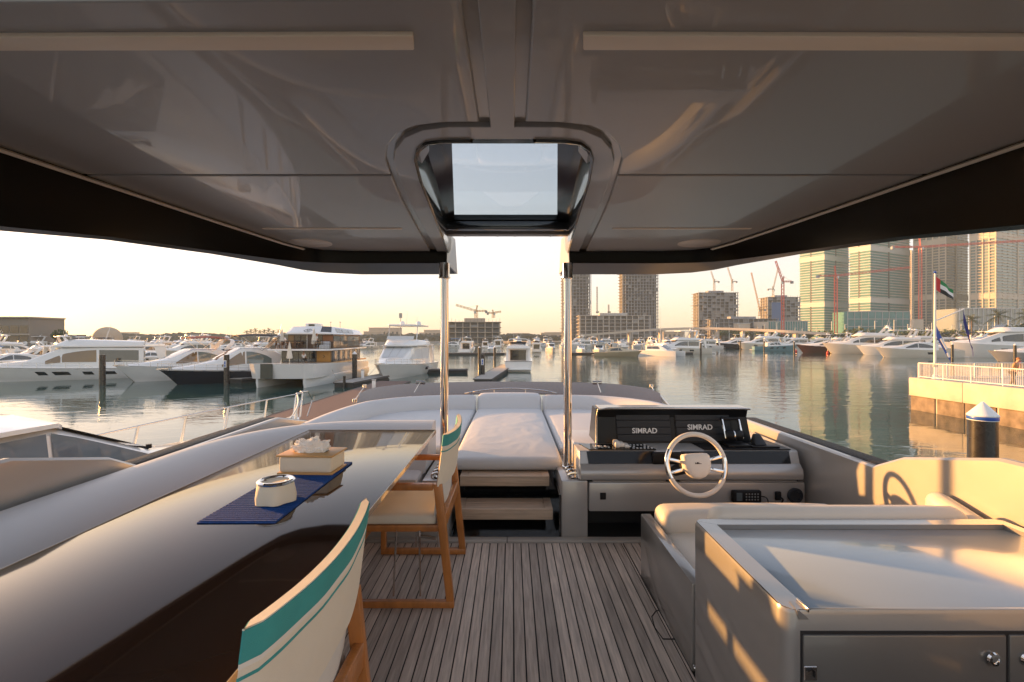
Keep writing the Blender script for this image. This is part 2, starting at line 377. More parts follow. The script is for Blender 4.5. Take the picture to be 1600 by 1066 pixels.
def wrap(sgn):
    # backrest that runs outwards and sweeps aft along the side, narrowing as it goes
    path = [(.47, 6.29), (.8, 6.27), (1.1, 6.18), (1.38, 5.98), (1.6, 5.65), (1.72, 5.2), (1.78, 4.75), (1.80, 4.3)] if sgn < 0 else [(.40, 6.29), (.8, 6.27), (1.1, 6.18), (1.34, 5.98), (1.55, 5.65), (1.68, 5.2), (1.73, 4.75), (1.75, 4.3)]
    P = polyline([(sgn * a, b, 0) for a, b in path], 5); rings = []
    for i, p in enumerate(P):
        t = (P[min(i + 1, len(P) - 1)] - P[max(i - 1, 0)]).normalized(); nrm = Vector((t.y, -t.x, 0)) * (-sgn)
        if nrm.dot(p - Vector((0, 4.6, 0))) < 0: nrm = -nrm
        f = i / (len(P) - 1); zt = .645 - .06 * max(0, f - .55) / .45; e = 1.0 if 0 < i < len(P) - 1 else .55
        sec = [(0, .40), (-.01, .46), (.03, .56), (.07, zt - .035), (.10, zt - .008), (.135, zt), (.19, zt - .006), (.225, zt - .03), (.24, zt - .07), (.24, .40)]
        rings.append([p + nrm * (.12 + (d - .12) * e) + Vector((0, 0, .40 + (z - .40) * (1 if e == 1 else .9))) for d, z in sec])
    MB().loft(rings).build('back_cushion', white_vinyl, SP, smooth=50)
wrap(-1); wrap(1)

# ------------------------------------------------------------------ tinted wind screen round the foredeck
WS = empty('wind_screen', (0, 0, 0), 0, 'low dark tinted wind screen wrapped in front of the white sun pad', 'wind screen')
smoke = mat('smoked_acrylic', (.035, .016, .017), .05, ior=1.45, spec=.035)
inner = polyline([(-1.80, 5.55, .60), (-1.64, 6.15, .61), (-1.25, 6.56, .615), (-.6, 6.72, .62), (CX, 6.76, .62), (.54, 6.72, .62), (1.19, 6.56, .615), (1.58, 6.15, .61), (1.74, 5.55, .60)], 6)
outer = polyline([(-2.02, 6.4, .665), (-1.96, 6.95, .685), (-1.5, 7.42, .70), (-.7, 7.62, .705), (CX, 7.66, .706), (.64, 7.62, .705), (1.44, 7.42, .70), (1.90, 6.95, .685), (1.96, 6.4, .665)], 6)
MB().loft([[a, b, b + Vector((0, 0, -.012)), a + Vector((0, 0, -.012))] for a, b in zip(inner, outer)]).build('tinted_panel', smoke, WS, smooth=40)
for s in (-1, 1):
    MB().loft([[(CX + s * a, Y, z), (CX + s * (a + .02), Y, z), (CX + s * (a + .02), Y, .2), (CX + s * a, Y, .2)] for a, Y, z in (((1.80, 4.6, .585), (1.84, 5.5, .60), (1.97, 6.4, .655), (1.93, 6.95, .675), (1.86, 7.1, .68)) if s > 0 else ((1.88, 6.0, .60), (1.97, 6.4, .655), (1.93, 6.95, .675), (1.86, 7.1, .68)))]).build('coaming', silver, WS, smooth=30)
for px, py, px2, py2 in ((657, 599, 647, 617), (933, 602, 939, 620)):
    a, b = W(px, py, 7.5), W(px2, py2, 6.75); b.z = .633; a.z = .715
    MB().tube([a, b], .006, 6).tube([a + Vector((-.07, 0, .006)), a + Vector((.07, 0, .006))], .012, 6).build('stay', chrome_b, WS, smooth=40)
MB().tube(polyline([(-.66, 6.72, .63), (-.4, 6.76, .668), (CX, 6.78, .69), (.4, 6.76, .668), (.62, 6.72, .63)], 6), .009, 6).tube([(.19, 6.78, .63), (.19, 6.78, .683)], .006, 6).tube([(-.25, 6.78, .63), (-.25, 6.78, .683)], .006, 6).build('grab_rail', chrome, WS, smooth=40)
for px, py in ((560, 612), (1022, 611)):
    a = W(px + (10 if px < 800 else -4), py - 8, 7.0); b = W(px - (6 if px < 800 else -6), py + 14, 6.3); a.z = max(a.z, .70)
    MB().tube([a, b], .007, 6).lathe(b, [(.0, -.02), (.03, -.02), (.03, .02), (0, .02)], 10).lathe(a, [(.0, -.02), (.03, -.02), (.03, .02), (0, .02)], 10).build('stay', chrome_b, WS, smooth=40)

# ------------------------------------------------------------------ hardtop roof
RT = empty('hardtop_roof', (0, 0, 0), 0, 'grey glossy hardtop roof with open hatch, grooved ceiling panels and two steel posts', 'roof')
ZC = 2.06
def cxy(px, py, h=ZC - CAMZ):
    Y = h * F_PX / (HZ - py); return ((px - 800) / F_PX * Y, Y)
def mir(p): return (2 * CX - p[0], p[1])
def zc(X, Y): return ZC
AFT = lambda X: .944 - .006 * (X + .5) / .6
grv_o = [cxy(*p) for p in ((741, 191), (690, 192), (650, 197), (622, 208), (606, 228), (603, 250), (611, 275), (628, 313), (645, 345), (660, 371), (672, 393))]
grv_i = [cxy(*p) for p in ((764, 199), (700, 199), (660, 204), (632, 216), (618, 235), (615, 252), (622, 275), (639, 313), (656, 345), (671, 371), (683, 393))]
hat = [cxy(*p) for p in ((735, 218), (690, 219), (665, 222), (651, 233), (647, 248), (655, 280), (673, 325), (690, 368), (702, 402))]
edge = [(-.62, 3.69), (-1.2, 3.68), (-1.42, 3.63), (-1.53, 3.52), (-1.585, 3.3), (-1.66, 2.72), (-1.725, 2.1), (-1.775, 1.65), (-1.82, 1.2), (-1.845, .944)]
SEAM = 1.962
def ceil_panel(name, poly, m=ceil_m):
    # fan out on a fine strip so the slight camber follows
    bm = bmesh.new(); vs_ = [bm.verts.new((p[0], p[1], zc(*p))) for p in poly]; f = bm.faces.new(vs_)
    r = bmesh.ops.extrude_face_region(bm, geom=[f]); 
    for v in [g for g in r['geom'] if isinstance(g, bmesh.types.BMVert)]: v.co.z += .03
    bmesh.ops.recalc_face_normals(bm, faces=bm.faces)
    low = [e for e in bm.edges if all(abs(v.co.z - zc(v.co.x, v.co.y)) < 1e-4 for v in e.verts) and len(e.link_faces) == 2]
    bmesh.ops.bevel(bm, geom=low, offset=.006, segments=2, affect='EDGES', profile=.5, clamp_overlap=True)
    bmesh.ops.triangulate(bm, faces=[f for f in bm.faces if len(f.verts) > 4])
    return bmobj(name, bm, m, RT)
XG_O, XG_I = -.101, -.0675
for flip in (False, True):
    T = mir if flip else (lambda p: p)
    split = [p for p in grv_o if p[1] < SEAM - .01]; rest = [p for p in grv_o if p[1] > SEAM + .01]
    e_f = [p for p in edge if p[1] > SEAM]; e_a = [p for p in edge if p[1] < SEAM]
    gs = (-.489, SEAM)
    aft = [(XG_O, .944), (XG_O, grv_o[0][1])] + split + [(gs[0], SEAM - .009)] + [(-1.738, SEAM - .009)] + e_a[:-1] + [(-1.845, AFT(-1.845) if not flip else AFT(1.8))]
    aft[0] = (XG_O, AFT(XG_O))
    ceil_panel('ceiling_panel', [T(p) for p in aft])
    fore = [(gs[0] - .002, SEAM + .009)] + rest + e_f[1:] + [(-1.734, SEAM + .009)]
    ceil_panel('ceiling_panel', [T(p) for p in fore])
cen_l = [(XG_I, AFT(0)), (XG_I, grv_i[0][1])] + grv_i[1:]
ring = cen_l + [(-.50, 3.69)] + [(p[0], p[1]) for p in hat[::-1]]
ceil_panel('hatch_surround', ring + [mir(p) for p in ring[::-1]])
# groove bottom / roof core, split round the hatch
core = [(e[0] - .02, e[1]) for e in edge]
coreL = [(-.30, .95), (-.30, 1.75), (-.40, 2.0), (-.50, 3.69)] + core
for flip in (False, True):
    MB().prism([mir(p) if flip else p for p in coreL], 2.076, 2.23).build('roof_core', silver_dark, RT)
MB().prism([(-.299, .95), (.239, .95), (.239, 1.56), (-.299, 1.56)], 2.077, 2.229).build('roof_core', silver_dark, RT)
# sides of the hatch opening: dark gloss with a bright inner lip
for flip in (False, True):
    T = mir if flip else (lambda p: p)
    P = [Vector((*T(p), 0)) for p in hat]; rings = []
    for i, p in enumerate(P):
        cx = Vector((CX, p.y + .0, 0)); d = (Vector((CX, 2.4, 0)) - p); d.z = 0; d.y *= .25; d.normalize()
        rings.append([p + Vector((0, 0, 2.05)), p + d * .012 + Vector((0, 0, 2.052)), p + d * .028 + Vector((0, 0, 2.09)), p + d * .034 + Vector((0, 0, 2.16)), p + d * .034 + Vector((0, 0, 2.2)), p - d * .02 + Vector((0, 0, 2.2))])
    MB().loft(rings).build('hatch_rim', mat('rim_lacquer', (.03, .029, .027), .08, spec=.6), RT, smooth=50)
# hatch frame and glass
ga, gb = (-.245, .185, 1.965), (-.385, .325 - .01, 3.235)
fr = [(-.40, 1.60), (.34, 1.60), (.50, 3.33), (-.56, 3.33)]; gl = [(ga[0], ga[2]), (ga[1], ga[2]), (gb[1] - .012, gb[2]), (gb[0], gb[2])]
m_ = MB()
for k in range(4):
    a, b, c, d = fr[k], fr[(k + 1) % 4], gl[(k + 1) % 4], gl[k]
    m_.hexa([(a[0], a[1], 2.165), (b[0], b[1], 2.165), (c[0], c[1], 2.19), (d[0], d[1], 2.19), (a[0], a[1], 2.225), (b[0], b[1], 2.225), (c[0], c[1], 2.225), (d[0], d[1], 2.225)])
m_.build('hatch_frame', dash_gloss, RT)
gm = bpy.data.materials.new('roof_glass'); gm.use_nodes = True; gn = gm.node_tree; gn.nodes.remove(gn.nodes['Principled BSDF'])
tr = gn.nodes.new('ShaderNodeBsdfTransparent'); tr.inputs[0].default_value = (.80, .84, .85, 1); gg = gn.nodes.new('ShaderNodeBsdfGlossy'); gg.inputs['Roughness'].default_value = .02; fz = gn.nodes.new('ShaderNodeFresnel'); mx_ = gn.nodes.new('ShaderNodeMixShader')
mx_.inputs[0].default_value = .10; gn.links.new(tr.outputs[0], mx_.inputs[1]); gn.links.new(gg.outputs[0], mx_.inputs[2]); gn.links.new(mx_.outputs[0], gn.nodes['Material Output'].inputs[0])
MB().prism(gl, 2.205, 2.213).build('hatch_glass', gm, RT)
rbox('hatch_front_bar', -.47, .41, 3.24, 3.32, 2.125, 2.188, black_gloss, RT, .012)
rbox('hatch_lip', -.48, .42, 3.325, 3.40, 2.112, 2.135, mat('lip_grey', (.2, .2, .2), .3), RT, .004)
for k in (-.33, -.1, .02, .27): rbox('hatch_clip', k - .004, k + .004, 3.32, 3.402, 2.109, 2.1119, silver, RT, .0005, 1)
# edge beam: dark inner face, bright lip beneath, outer skin
st = [(-.50, 3.69, 1.972, -.455, 3.90, 1.915), (-.62, 3.69, 1.970, -.62, 3.90, 1.912), (-1.2, 3.68, 1.968, -1.21, 3.89, 1.91), (-1.42, 3.63, 1.965, -1.47, 3.80, 1.912), (-1.53, 3.52, 1.955, -1.585, 3.64, 1.912),
      (-1.585, 3.3, 1.935, -1.625, 3.36, 1.905), (-1.66, 2.72, 1.887, -1.69, 2.72, 1.872), (-1.725, 2.1, 1.838, -1.765, 2.1, 1.826), (-1.775, 1.65, 1.785, -1.825, 1.65, 1.772), (-1.82, 1.2, 1.735, -1.88, 1.2, 1.72), (-1.845, .944, 1.71, -1.91, .9, 1.69)]
for flip in (False, True):
    T = (lambda x: 2 * CX - x) if flip else (lambda x: x)
    inn = [[(T(a), b, zc(a, b) - .001), (T(a), b, zc(a, b) - .012), (T(a - .004), b + .004, (zc(a, b) + c) / 2), (T(a - .008), b + .006, c)] for a, b, c, d, e, f in st]
    MB().loft(inn, closed=False).build('edge_beam', beam_black, RT, smooth=40)
    lip = [[(T(a - .009), b + .007, c + .001), (T(d), e, f), (T(d - .03 * (1 if b < 3.5 else .2)), e + .01, f + .015), (T(d - .03), e + .02, 2.20), (T(a), b - .01, 2.235)] for a, b, c, d, e, f in st]
    MB().loft(lip, closed=False).build('edge_lip', mat('lip_gloss', (.05, .055, .052), .2, spec=.25), RT, smooth=30)
    rail = [[(T(a + .012), b - .006, zc(a, b) - .004), (T(a + .030), b - .010, zc(a, b) - .016), (T(a + .012), b - .004, zc(a, b) - .022), (T(a + .0), b, zc(a, b) - .012)] for a, b, c, d, e, f in st[4:]]
    MB().loft(rail).build('edge_trim', mat('trim_sunlit', (.66, .62, .55), .3, coat=.4), RT, smooth=40)  # pale cream puts the sun grazing the roof edge into the colour
    # end cap where the beam meets the hatch opening
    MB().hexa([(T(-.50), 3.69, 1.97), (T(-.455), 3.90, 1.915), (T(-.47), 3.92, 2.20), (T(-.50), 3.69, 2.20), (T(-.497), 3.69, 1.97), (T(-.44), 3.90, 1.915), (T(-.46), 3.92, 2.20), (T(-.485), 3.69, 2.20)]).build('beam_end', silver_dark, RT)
    # slanting aft pillar that carries the roof
    MB().hexa([(T(-1.86), .9, 1.69), (T(-1.86), -.2, 1.62), (T(-2.0), -.2, 1.62), (T(-2.0), .9, 1.69), (T(-1.845), .944, 2.05), (T(-1.845), -.1, 2.05), (T(-1.98), -.1, 2.2), (T(-1.98), .944, 2.2)]).build('wing', black_gloss, RT)
    MB().hexa([(T(-1.98), -1.1, .5), (T(-1.98), -1.7, .5), (T(-2.08), -1.7, .5), (T(-2.08), -1.1, .5), (T(-1.87), -.0, 1.66), (T(-1.87), -.2, 1.63), (T(-1.99), -.2, 1.63), (T(-1.99), -.0, 1.66)]).build('pillar', silver, RT)
    # ceiling fittings
    diff = mat('lamp_diffuser', (.74, .67, .58), .45)
    a, b = (-.213, -1.62); z = ZC - .001
    MB().hexa([(T(a), 1.040, z - .010), (T(b), 1.048, zc(b, 1) - .010), (T(b), 1.098, zc(b, 1) - .010), (T(a - .008), 1.092, z - .010), (T(a), 1.040, z + .01), (T(b), 1.048, z + .01), (T(b), 1.098, z + .01), (T(a - .008), 1.092, z + .01)]).build('light_strip', diff, RT, bevel=.003)
    a, b = (-.665, -1.50)
    MB().hexa([(T(a), 2.90, zc(a, 1) - .004), (T(b), 2.90, zc(b, 1) - .004), (T(b), 2.925, zc(b, 1) - .004), (T(a), 2.925, zc(a, 1) - .004), (T(a), 2.90, z + .01), (T(b), 2.90, z + .01), (T(b), 2.925, z + .01), (T(a), 2.925, z + .01)]).build('light_strip', diff, RT)
    c_ = (T(-1.36 - (0 if flip else .04)), 3.36, zc(-1.4, 3.3) - .006)
    MB().lathe(c_, [(.0, 0), (.135, 0), (.142, .004), (.142, .012)], 32).build('ceiling_speaker', mat('speaker_grey', (.46, .43, .40), .4), RT, smooth=40)
    # post with collar
    px = -.512 if not flip else .421
    MB().lathe((px, 3.66, 0), [(.040, .40), (.040, .43), (.031, .432), (.031, 1.84), (.034, 1.85), (.046, 1.852), (.046, 1.862), (.041, 1.864), (.041, 1.965), (.0, 1.966)], 28).build('post', chrome, RT, smooth=35)

# ------------------------------------------------------------------ pedestals that carry the posts
for s, nm, x0, x1 in ((-1, 'post_pedestal', -.63, -.435), (1, 'post_pedestal', .345, .53)):
    pd = empty(nm, ((x0 + x1) / 2, 3.4, 0), 0, 'pale pedestal left of the teak steps below the steel post by the far chair' if s < 0 else 'pale pedestal between the teak steps and the helm below the steel post', 'pedestal')
    w = (x1 - x0) / 2
    MB().box(-w, w, -.03, .72, 0, .405).build('body', silver, pd, bevel=.012)
    rbox('black_inlay', -w + .07, w - .035, .0, .62, .4052, .409, black_gloss, pd, .002, 1)
    for k in range(4):
        y = .03 + k * .085
        MB().tube(polyline([(-.035, y, .408), (-.035, y, .43), (0, y, .443), (.055, y, .43), (.055, y, .408)], 4), .0075, 6).build('steel_loop', chrome, pd, smooth=50)
# ------------------------------------------------------------------ left sofa
SF = empty('corner_sofa', (-1.6, 1.8, 0), 0, 'long pearl grey corner sofa that curves round the dark dining table', 'sofa')
def sweep(path, prof, name, m, parent, n=5, smooth=45, flip=1):
    P = polyline([(a - parent.location.x, b - parent.location.y, 0) for a, b in path], n); rings = []
    for i, p in enumerate(P):
        t = (P[min(i + 1, len(P) - 1)] - P[max(i - 1, 0)]).normalized(); nr = Vector((-t.y, t.x, 0)) * flip
        rings.append([p + nr * d + Vector((0, 0, z)) for d, z in prof])
    return MB().loft(rings).build(name, m, parent, smooth=smooth)
path = [(-1.58, -.6), (-1.58, .6), (-1.58, 1.6), (-1.58, 2.6), (-1.575, 3.0), (-1.52, 3.3), (-1.38, 3.5), (-1.15, 3.58), (-.9, 3.59), (-.645, 3.59)]
prof = [(-.03, .40), (.02, .45), (.09, .53), (.17, .61), (.25, .665), (.33, .698), (.40, .712), (.45, .712), (.485, .70), (.495, .66), (.495, .40)]
sweep(path, prof, 'backrest', grey_vinyl, SF, 6)
MB().box(.0, .46, -2.2, 1.75, .28, .42).build('seat', grey_vinyl, SF, bevel=.03)
MB().box(.03, .36, -2.2, 1.75, 0, .28).box(.36, .94, 1.56, 1.75, 0, .28).build('base', silver, SF)
MB().box(.36, .94, 1.55, 1.95, .28, .42).build('seat', grey_vinyl, SF, bevel=.03)

# ------------------------------------------------------------------ dining table
TB = empty('dining_table', (-1.0, 2.0, 0), 0, 'long dark brown lacquered dining table with mirror gloss top', 'table')
MB().box(-.455, .452, -1.65, 1.465, .712, .74).build('table_top', table_m, TB, bevel=.004)
edg = mat('table_edge', (.30, .25, .19), .2, coat=.5)
for x0, x1, y0_, y1_ in ((-.4585, -.4552, -1.65, 1.4685), (.4522, .4555, -1.65, 1.4685), (-.4551, .4521, 1.4652, 1.4685)): rbox('edge_strip', x0, x1, y0_, y1_, .716, .7412, edg, TB, .001, 1)
MB().box(-.40, .40, -1.55, 1.38, .68, .71).build('apron', teak_orange, TB)
for y in (-1.0, .9):
    MB().lathe((-.12, y, 0), [(.20, 0), (.20, .012), (.05, .03), (.045, .66), (.12, .68)], 24).build('pedestal_leg', chrome_b, TB, smooth=40)

# ------------------------------------------------------------------ things on the table
TT = .7402
pm = empty('placemat', (-.98, 2.13, TT), R(0), 'navy blue woven placemat under tissue box and canvas ashtray', 'placemat')
m_ = MB(); m_.box(-.14, .14, -.415, .415, 0, .004); m_.build('mat', navy_mat, pm, bevel=.0012, seg=1)
m_ = MB()
for k in range(41):
    y = -.405 + k * .02025; m_.box(-.138, .138, y, y + .012, .0042, .0062)
tag(m_.build('weave_ribs', navy_mat, pm), kind='stuff')
tb = empty('tissue_box', (-.985, 2.39, TT + .0065), R(-3), 'cream fabric tissue box with wooden lid and crumpled white tissue', 'tissue box')
cushion('fabric_side', -.128, .128, -.085, .085, .008, .085, canvas, tb, r=.012, puff=0, n=(12, 8, 6), wr=0)
rbox('wooden_base', -.134, .134, -.09, .09, 0, .0095, mat('bamboo', (.50, .29, .11), .45, var=.15, vs=8, stretch=(.6, 9, 1)), tb, .002)
rbox('wooden_lid', -.137, .137, -.093, .093, .084, .093, _m['bamboo'], tb, .002)
rbox('slot', -.085, .075, -.022, .022, .0929, .0936, black_matt, tb, .001, 1)
bm = bmesh.new(); bmesh.ops.create_icosphere(bm, subdivisions=5, radius=1)
for v in bm.verts:
    p = v.co.copy(); k = noise.noise(p * 2.1 + Vector((3, 1, 7))) * .45 + abs(noise.noise(p * 4.3)) * .5 - abs(noise.noise(p * 9 + Vector((5, 5, 5)))) * .28
    v.co = Vector((p.x * .085 * (1 + k * .6), p.y * .042 * (1 + k * .7), max(0, p.z + .35) * .042 * (1 + k * .9)))
    v.co.x -= .01
t_ = bmobj('tissue', bm, mat('tissue_paper', (.84, .81, .77), .9), tb, smooth=28); t_.location.z = .0935
ab = empty('canvas_ashtray', (-.945, 1.935, TT + .0065), R(0), 'small cream canvas ashtray bag with shiny chrome rim', 'ashtray'); ab.scale = (.9, .9, .95)
rings = []
for z, r, sq in ((0, .074, .55), (.004, .083, .5), (.03, .085, .35), (.06, .079, .15), (.085, .072, 0)):
    ring = []
    for j in range(36):
        a = 2 * math.pi * j / 36; k = 1 + sq * .16 * math.cos(6 * a + .4); rr = r * k * (1 + .02 * math.sin(3 * a + z * 40))
        ring.append((rr * math.cos(a), rr * math.sin(a) * 1.02, z))
    rings.append(ring)
MB().loft(rings).build('bag', canvas, ab, smooth=50)
MB().lathe((0, 0, .078), [(.073, 0), (.078, .002), (.079, .010), (.074, .0145), (.066, .0155), (.060, .011), (.052, -.02), (.0, -.022)], 40).build('chrome_bowl', chrome, ab, smooth=50)
MB().tube([(-.055, .0, .086), (-.03, .012, .072)], .006, 6).build('cigarette_rest', chrome, ab, smooth=50); MB().tube([(.055, -.01, .088), (.028, .0, .072)], .006, 6).build('cigarette_rest', chrome, ab, smooth=50)

# ------------------------------------------------------------------ folding armchairs
def make_chair(label, w=.31):
    c = empty('deck_chair', (0, 0, 0), 0, label, 'chair', 'teak deck chairs at the table')
    for s in (-1, 1):
        y = s * w
        MB().bar((-.26, y, .0175), (.285, y, .0175), .032, .034).build('floor_rail', teak_orange, c, bevel=.003)
        MB().bar((-.245, y, .034), (-.245, y, .607), .03, .042).build('front_leg', teak_orange, c, bevel=.003)
        MB().hexa([(.245, y - .016, .034), (.285, y - .016, .034), (.285, y + .016, .034), (.245, y + .016, .034), (.178, y - .016, .64), (.222, y - .016, .64), (.222, y + .016, .64), (.178, y + .016, .64)]).build('rear_leg', teak_orange, c, bevel=.003)
        MB().bar((-.275, y, .625), (.176, y, .625), .034, .034).build('arm', teak_orange, c, bevel=.004)
        MB().bar((.199, y * .985, .60), (.229, y * .985, .84), .022, .020).build('back_upright', teak_orange, c, bevel=.003)
        MB().bar((-.22, y * .9, .40), (.20, y * .9, .40), .03, .034).build('seat_rail', teak_orange, c, bevel=.003)
        MB().tube([(-.02, y * .93, .40), (-.035, y * .96, .05)], .006, 6).build('steel_rod', chrome_b, c, smooth=50)
        MB().tube([(.10, y * .93, .385), (.105, y * .96, .05)], .006, 6).lathe((.10, y * .93, .36), [(0, 0), (.011, 0), (.011, .03), (0, .03)], 10).build('steel_rod', chrome_b, c, smooth=50)
        MB().bar((.10, y * .93, .36), (.19, y, .355), .01, .014).build('bracket', chrome_b, c)
    MB().bar((-.235, -w * .93, .30), (-.235, w * .93, .30), .022, .04).build('stretcher', teak_orange, c, bevel=.003)
    MB().bar((.225, -w * .97, .44), (.225, w * .97, .44), .03, .075).build('rear_rail', teak_orange, c, bevel=.003)
    cushion('seat', -.27, .19, -w * .95, w * .95, .417, .468, canvas, c, r=.02, puff=.010, n=(12, 14, 3))
    # sling back: sleeve over both uprights, bowed outwards between them, with teal top band and stripe
    def pt(f, z, off):
        y = f * (w + .028); bow = .038 * (1 - f * f) - .006
        lift = .012 * f * f; off += .0035 * noise.noise(Vector((f * 3, z * 9, 1))) * (1 - f ** 6)
        return Vector((.204 + (z - .60) * .125 + bow * (1 - .25 * (z - .65)) + off, y, z + lift))
    def sheet(name, z0, z1, m, par, th=.0, fmax=1., k=22, nz=5, base=0.):
        L = []
        for i in range(k + 1):
            f = (-1 + 2 * i / k) * fmax; r_ = []
            e = max(0, (abs(f) - .93) / .07); t = (.0135 * math.sqrt(max(0, 1 - e * e)) if fmax == 1 else .004) + th
            for j in range(nz + 1): r_.append(pt(f, z0 + (z1 - z0) * j / nz, t + base))
            for j in range(nz, -1, -1): r_.append(pt(f, z0 + (z1 - z0) * j / nz, -t + base))
            L.append(r_)
        return MB().loft(L).build(name, m, par, smooth=50)
    sl = sheet('back_sling', .62, .827, canvas, c)
    sheet('teal_band', .8275, .885, teal, sl, .0015, nz=4)
    sheet('top_piping', .8852, .8885, canvas, sl, -.002, nz=1)
    sheet('teal_stripe', .797, .8035, teal, sl, .0012, nz=1)
    sheet('white_stripe', .8175, .827, mat('white_webbing', (.72, .68, .60), .8), sl, .0008, nz=1)
    sheet('lower_flap', .455, .63, mat('cream_canvas_lining', (.70, .66, .58), .8, var=.06, vs=6, bump=.3, bs=500), c, fmax=.86, base=-.012)
    return c
ch = make_chair('teak deck chair with cream sling and teal band, at table end by the steps'); ch.location = (-.585, 2.82, .0022)
ch2 = copy_tree(ch); ch2['label'] = 'teak deck chair with teal band in front, seen from behind, cut by bottom edge'; ch2.location = (-.69, 1.165, .0022); ch2.rotation_euler.z = R(-.5)

# ------------------------------------------------------------------ helm console
HC = empty('helm_console', (0, 3.4, 0), 0, 'silver helm console with black displays, switches and throttle beside the right post', 'helm console')
y0 = -.04
MB().box(.535, 2.04, y0, .70, .19, .395).box(1.66, 2.04, y0 + .001, .70, 0, .1899).build('lower_body', silver, HC, bevel=.012)
MB().box(.531, 1.659, .25, .30, 0, .188).box(.531, 1.659, y0 + .02, .25, -.003, .004).build('foot_well', black_matt, HC)
rbox('shadow_gap', .50, 2.0, -.02, .70, .396, .412, black_matt, HC, .001, 1)
for a, b in ((.56, 1.07), (1.17, 1.98)): rbox('trim_strip', a, b, -.045, -.021, .3985, .409, silver, HC, .002, 1)
# dash module: one profile swept across
prof = [(.72, .4125), (-.045, .4125), (-.062, .42), (-.068, .45), (-.060, .485), (-.035, .512), (-.02, .52), (.006, .598), (.02, .606), (.72, .612)]
MB().loft([[(x, a + (.03 if k in (0, 5) else 0) * (1 if a < .3 else 0), .4125 + (b - .4125) * (1 - (.04 if k in (0, 5) else 0))) for a, b in prof] for k, x in enumerate((.462, .475, .9, 1.5, 2.012, 2.026))]).build('dash_body', silver, HC, smooth=35)
for s, x0, x1 in ((0, .535, 1.0), (1, 1.2, 1.95)):
    MB().hexa([(x0, -.0245, .521), (x1, -.0245, .521), (x1, -.016, .521), (x0, -.016, .521), (x0 - .01, .0035, .600), (x1 - .0, .0035, .600), (x1, .012, .600), (x0 - .01, .012, .600)]).build('gloss_fascia', dash_gloss, HC)
rbox('column_cover', .98, 1.22, -.032, .0, .515, .60, plastic_b, HC, .01)
def plate(name, x0, x1, ya, yb, z, m, sk=0, parent=HC):
    return MB().hexa([(x0, ya, z), (x1, ya, z), (x1 + sk, yb, z), (x0 + sk, yb, z), (x0, ya, z + .006), (x1, ya, z + .006), (x1 + sk, yb, z + .006), (x0 + sk, yb, z + .006)]).build(name, m, parent, bevel=.0015, seg=1)
sw = plate('switch_panel', .545, 1.02, .012, .20, .6072, dash_gloss, -.05)
for k in range(5):
    rbox('rocker_switch', .60 + k * .022, .615 + k * .022, .075, .115, .6134, .619, ivory if k % 2 else chrome_b, sw, .001, 1)
MB().box(.53 + .06, .53 + .07, .06, .15, .6134, .620).build('key_plate', chrome_b, sw)
for k in range(3):
    cushion('joystick', .735 + k * .034, .775 + k * .034, .045 + (k % 2) * .01, .145, .613, .655 - .012 * k, ivory, sw, r=.012, puff=.004, n=(4, 4, 3))
for r_ in range(3):
    for k in range(6):
        if r_ == 1 and k in (2, 3): continue
        rbox('push_button', .86 + k * .026 - r_ * .012, .873 + k * .026 - r_ * .012, .035 + r_ * .05, .052 + r_ * .05, .6134, .617, letter, sw, .001, 1)
ep = plate('engine_panel', 1.36, 1.97, .012, .36, .6082, plastic_b, -.02)
# display pod
pod = [(.23, .61), (.26, .80), (.235, .845), (.225, .858), (.24, .868), (.40, .868), (.52, .61)]
MB().loft([[(x + (b - .61) * sk, a, b) for a, b in pod] for x, sk in ((.625, .02), (.632, .02), (1.2, 0), (1.79, -.13), (1.80, -.13))]).build('display_pod', pod_black, HC, smooth=25)
MB().tube([(.633, .226, .612), (.64, .252, .80), (.645, .222, .862), (.72, .214, .872), (1.2, .214, .874), (1.68, .214, .872), (1.785, .22, .866)], .0085, 8).build('pod_trim', chrome_b, HC, smooth=60)
MB().box(.655, 1.775, .20, .40, .8681, .8735).build('pod_visor', silver, HC, bevel=.002, seg=1)
for i, (x0, x1, zt) in enumerate(((.79, 1.205, .835), (1.235, 1.655, .838))):
    d = empty('display', (0, 0, 0)); d.parent = HC
    def q(x, z, o): return (x - (z - .62) * .16 * (0 if i else -.0), .2305 + (z - .61) * .155 - o, z)
    MB().hexa([q(x0, .622, .004), q(x1, .622, .004), q(x1, .622, -.01), q(x0, .622, -.01), q(x0 - .012, zt, .004), q(x1 - .012, zt, .004), q(x1 - .012, zt, -.01), q(x0 - .012, zt, -.01)]).build('bezel', plastic_b, d)
    for k in range(4):
        za, zb = .625 + k * .0515, .625 + k * .0515 + .0485
        sh = lambda z: -.012 * (z - .622) / (zt - .622)
        MB().hexa([q(x0 + .006 + sh(za), za, .010), q(x1 - .006 + sh(za), za, .010), q(x1 - .006 + sh(za), za, .003), q(x0 + .006 + sh(za), za, .003), q(x0 + .006 + sh(zb), zb, .012), q(x1 - .006 + sh(zb), zb, .012), q(x1 - .006 + sh(zb), zb, .003), q(x0 + .006 + sh(zb), zb, .003)]).build('cover_slat', plastic_g, d, bevel=.002, seg=1)
    zt_ = .625 + 1.5 * .0515 if i == 0 else .625 + 2.0 * .0515 + .018
    M = Matrix.Translation(q((x0 + x1) / 2 + (.0 if i == 0 else -.03), .70 if i == 0 else .726, .0125)) @ Matrix.Rotation(R(90 - 8.8), 4, 'X')
    text_mesh('lettering', 'SIMRAD', .054, letter, d, M, .0012, .0011)
    rbox('cover_catch', (x0 + x1) / 2 - .03, (x0 + x1) / 2 + .03, .247, .253, zt - .004, zt + .004, chrome_b, d, .001, 1)
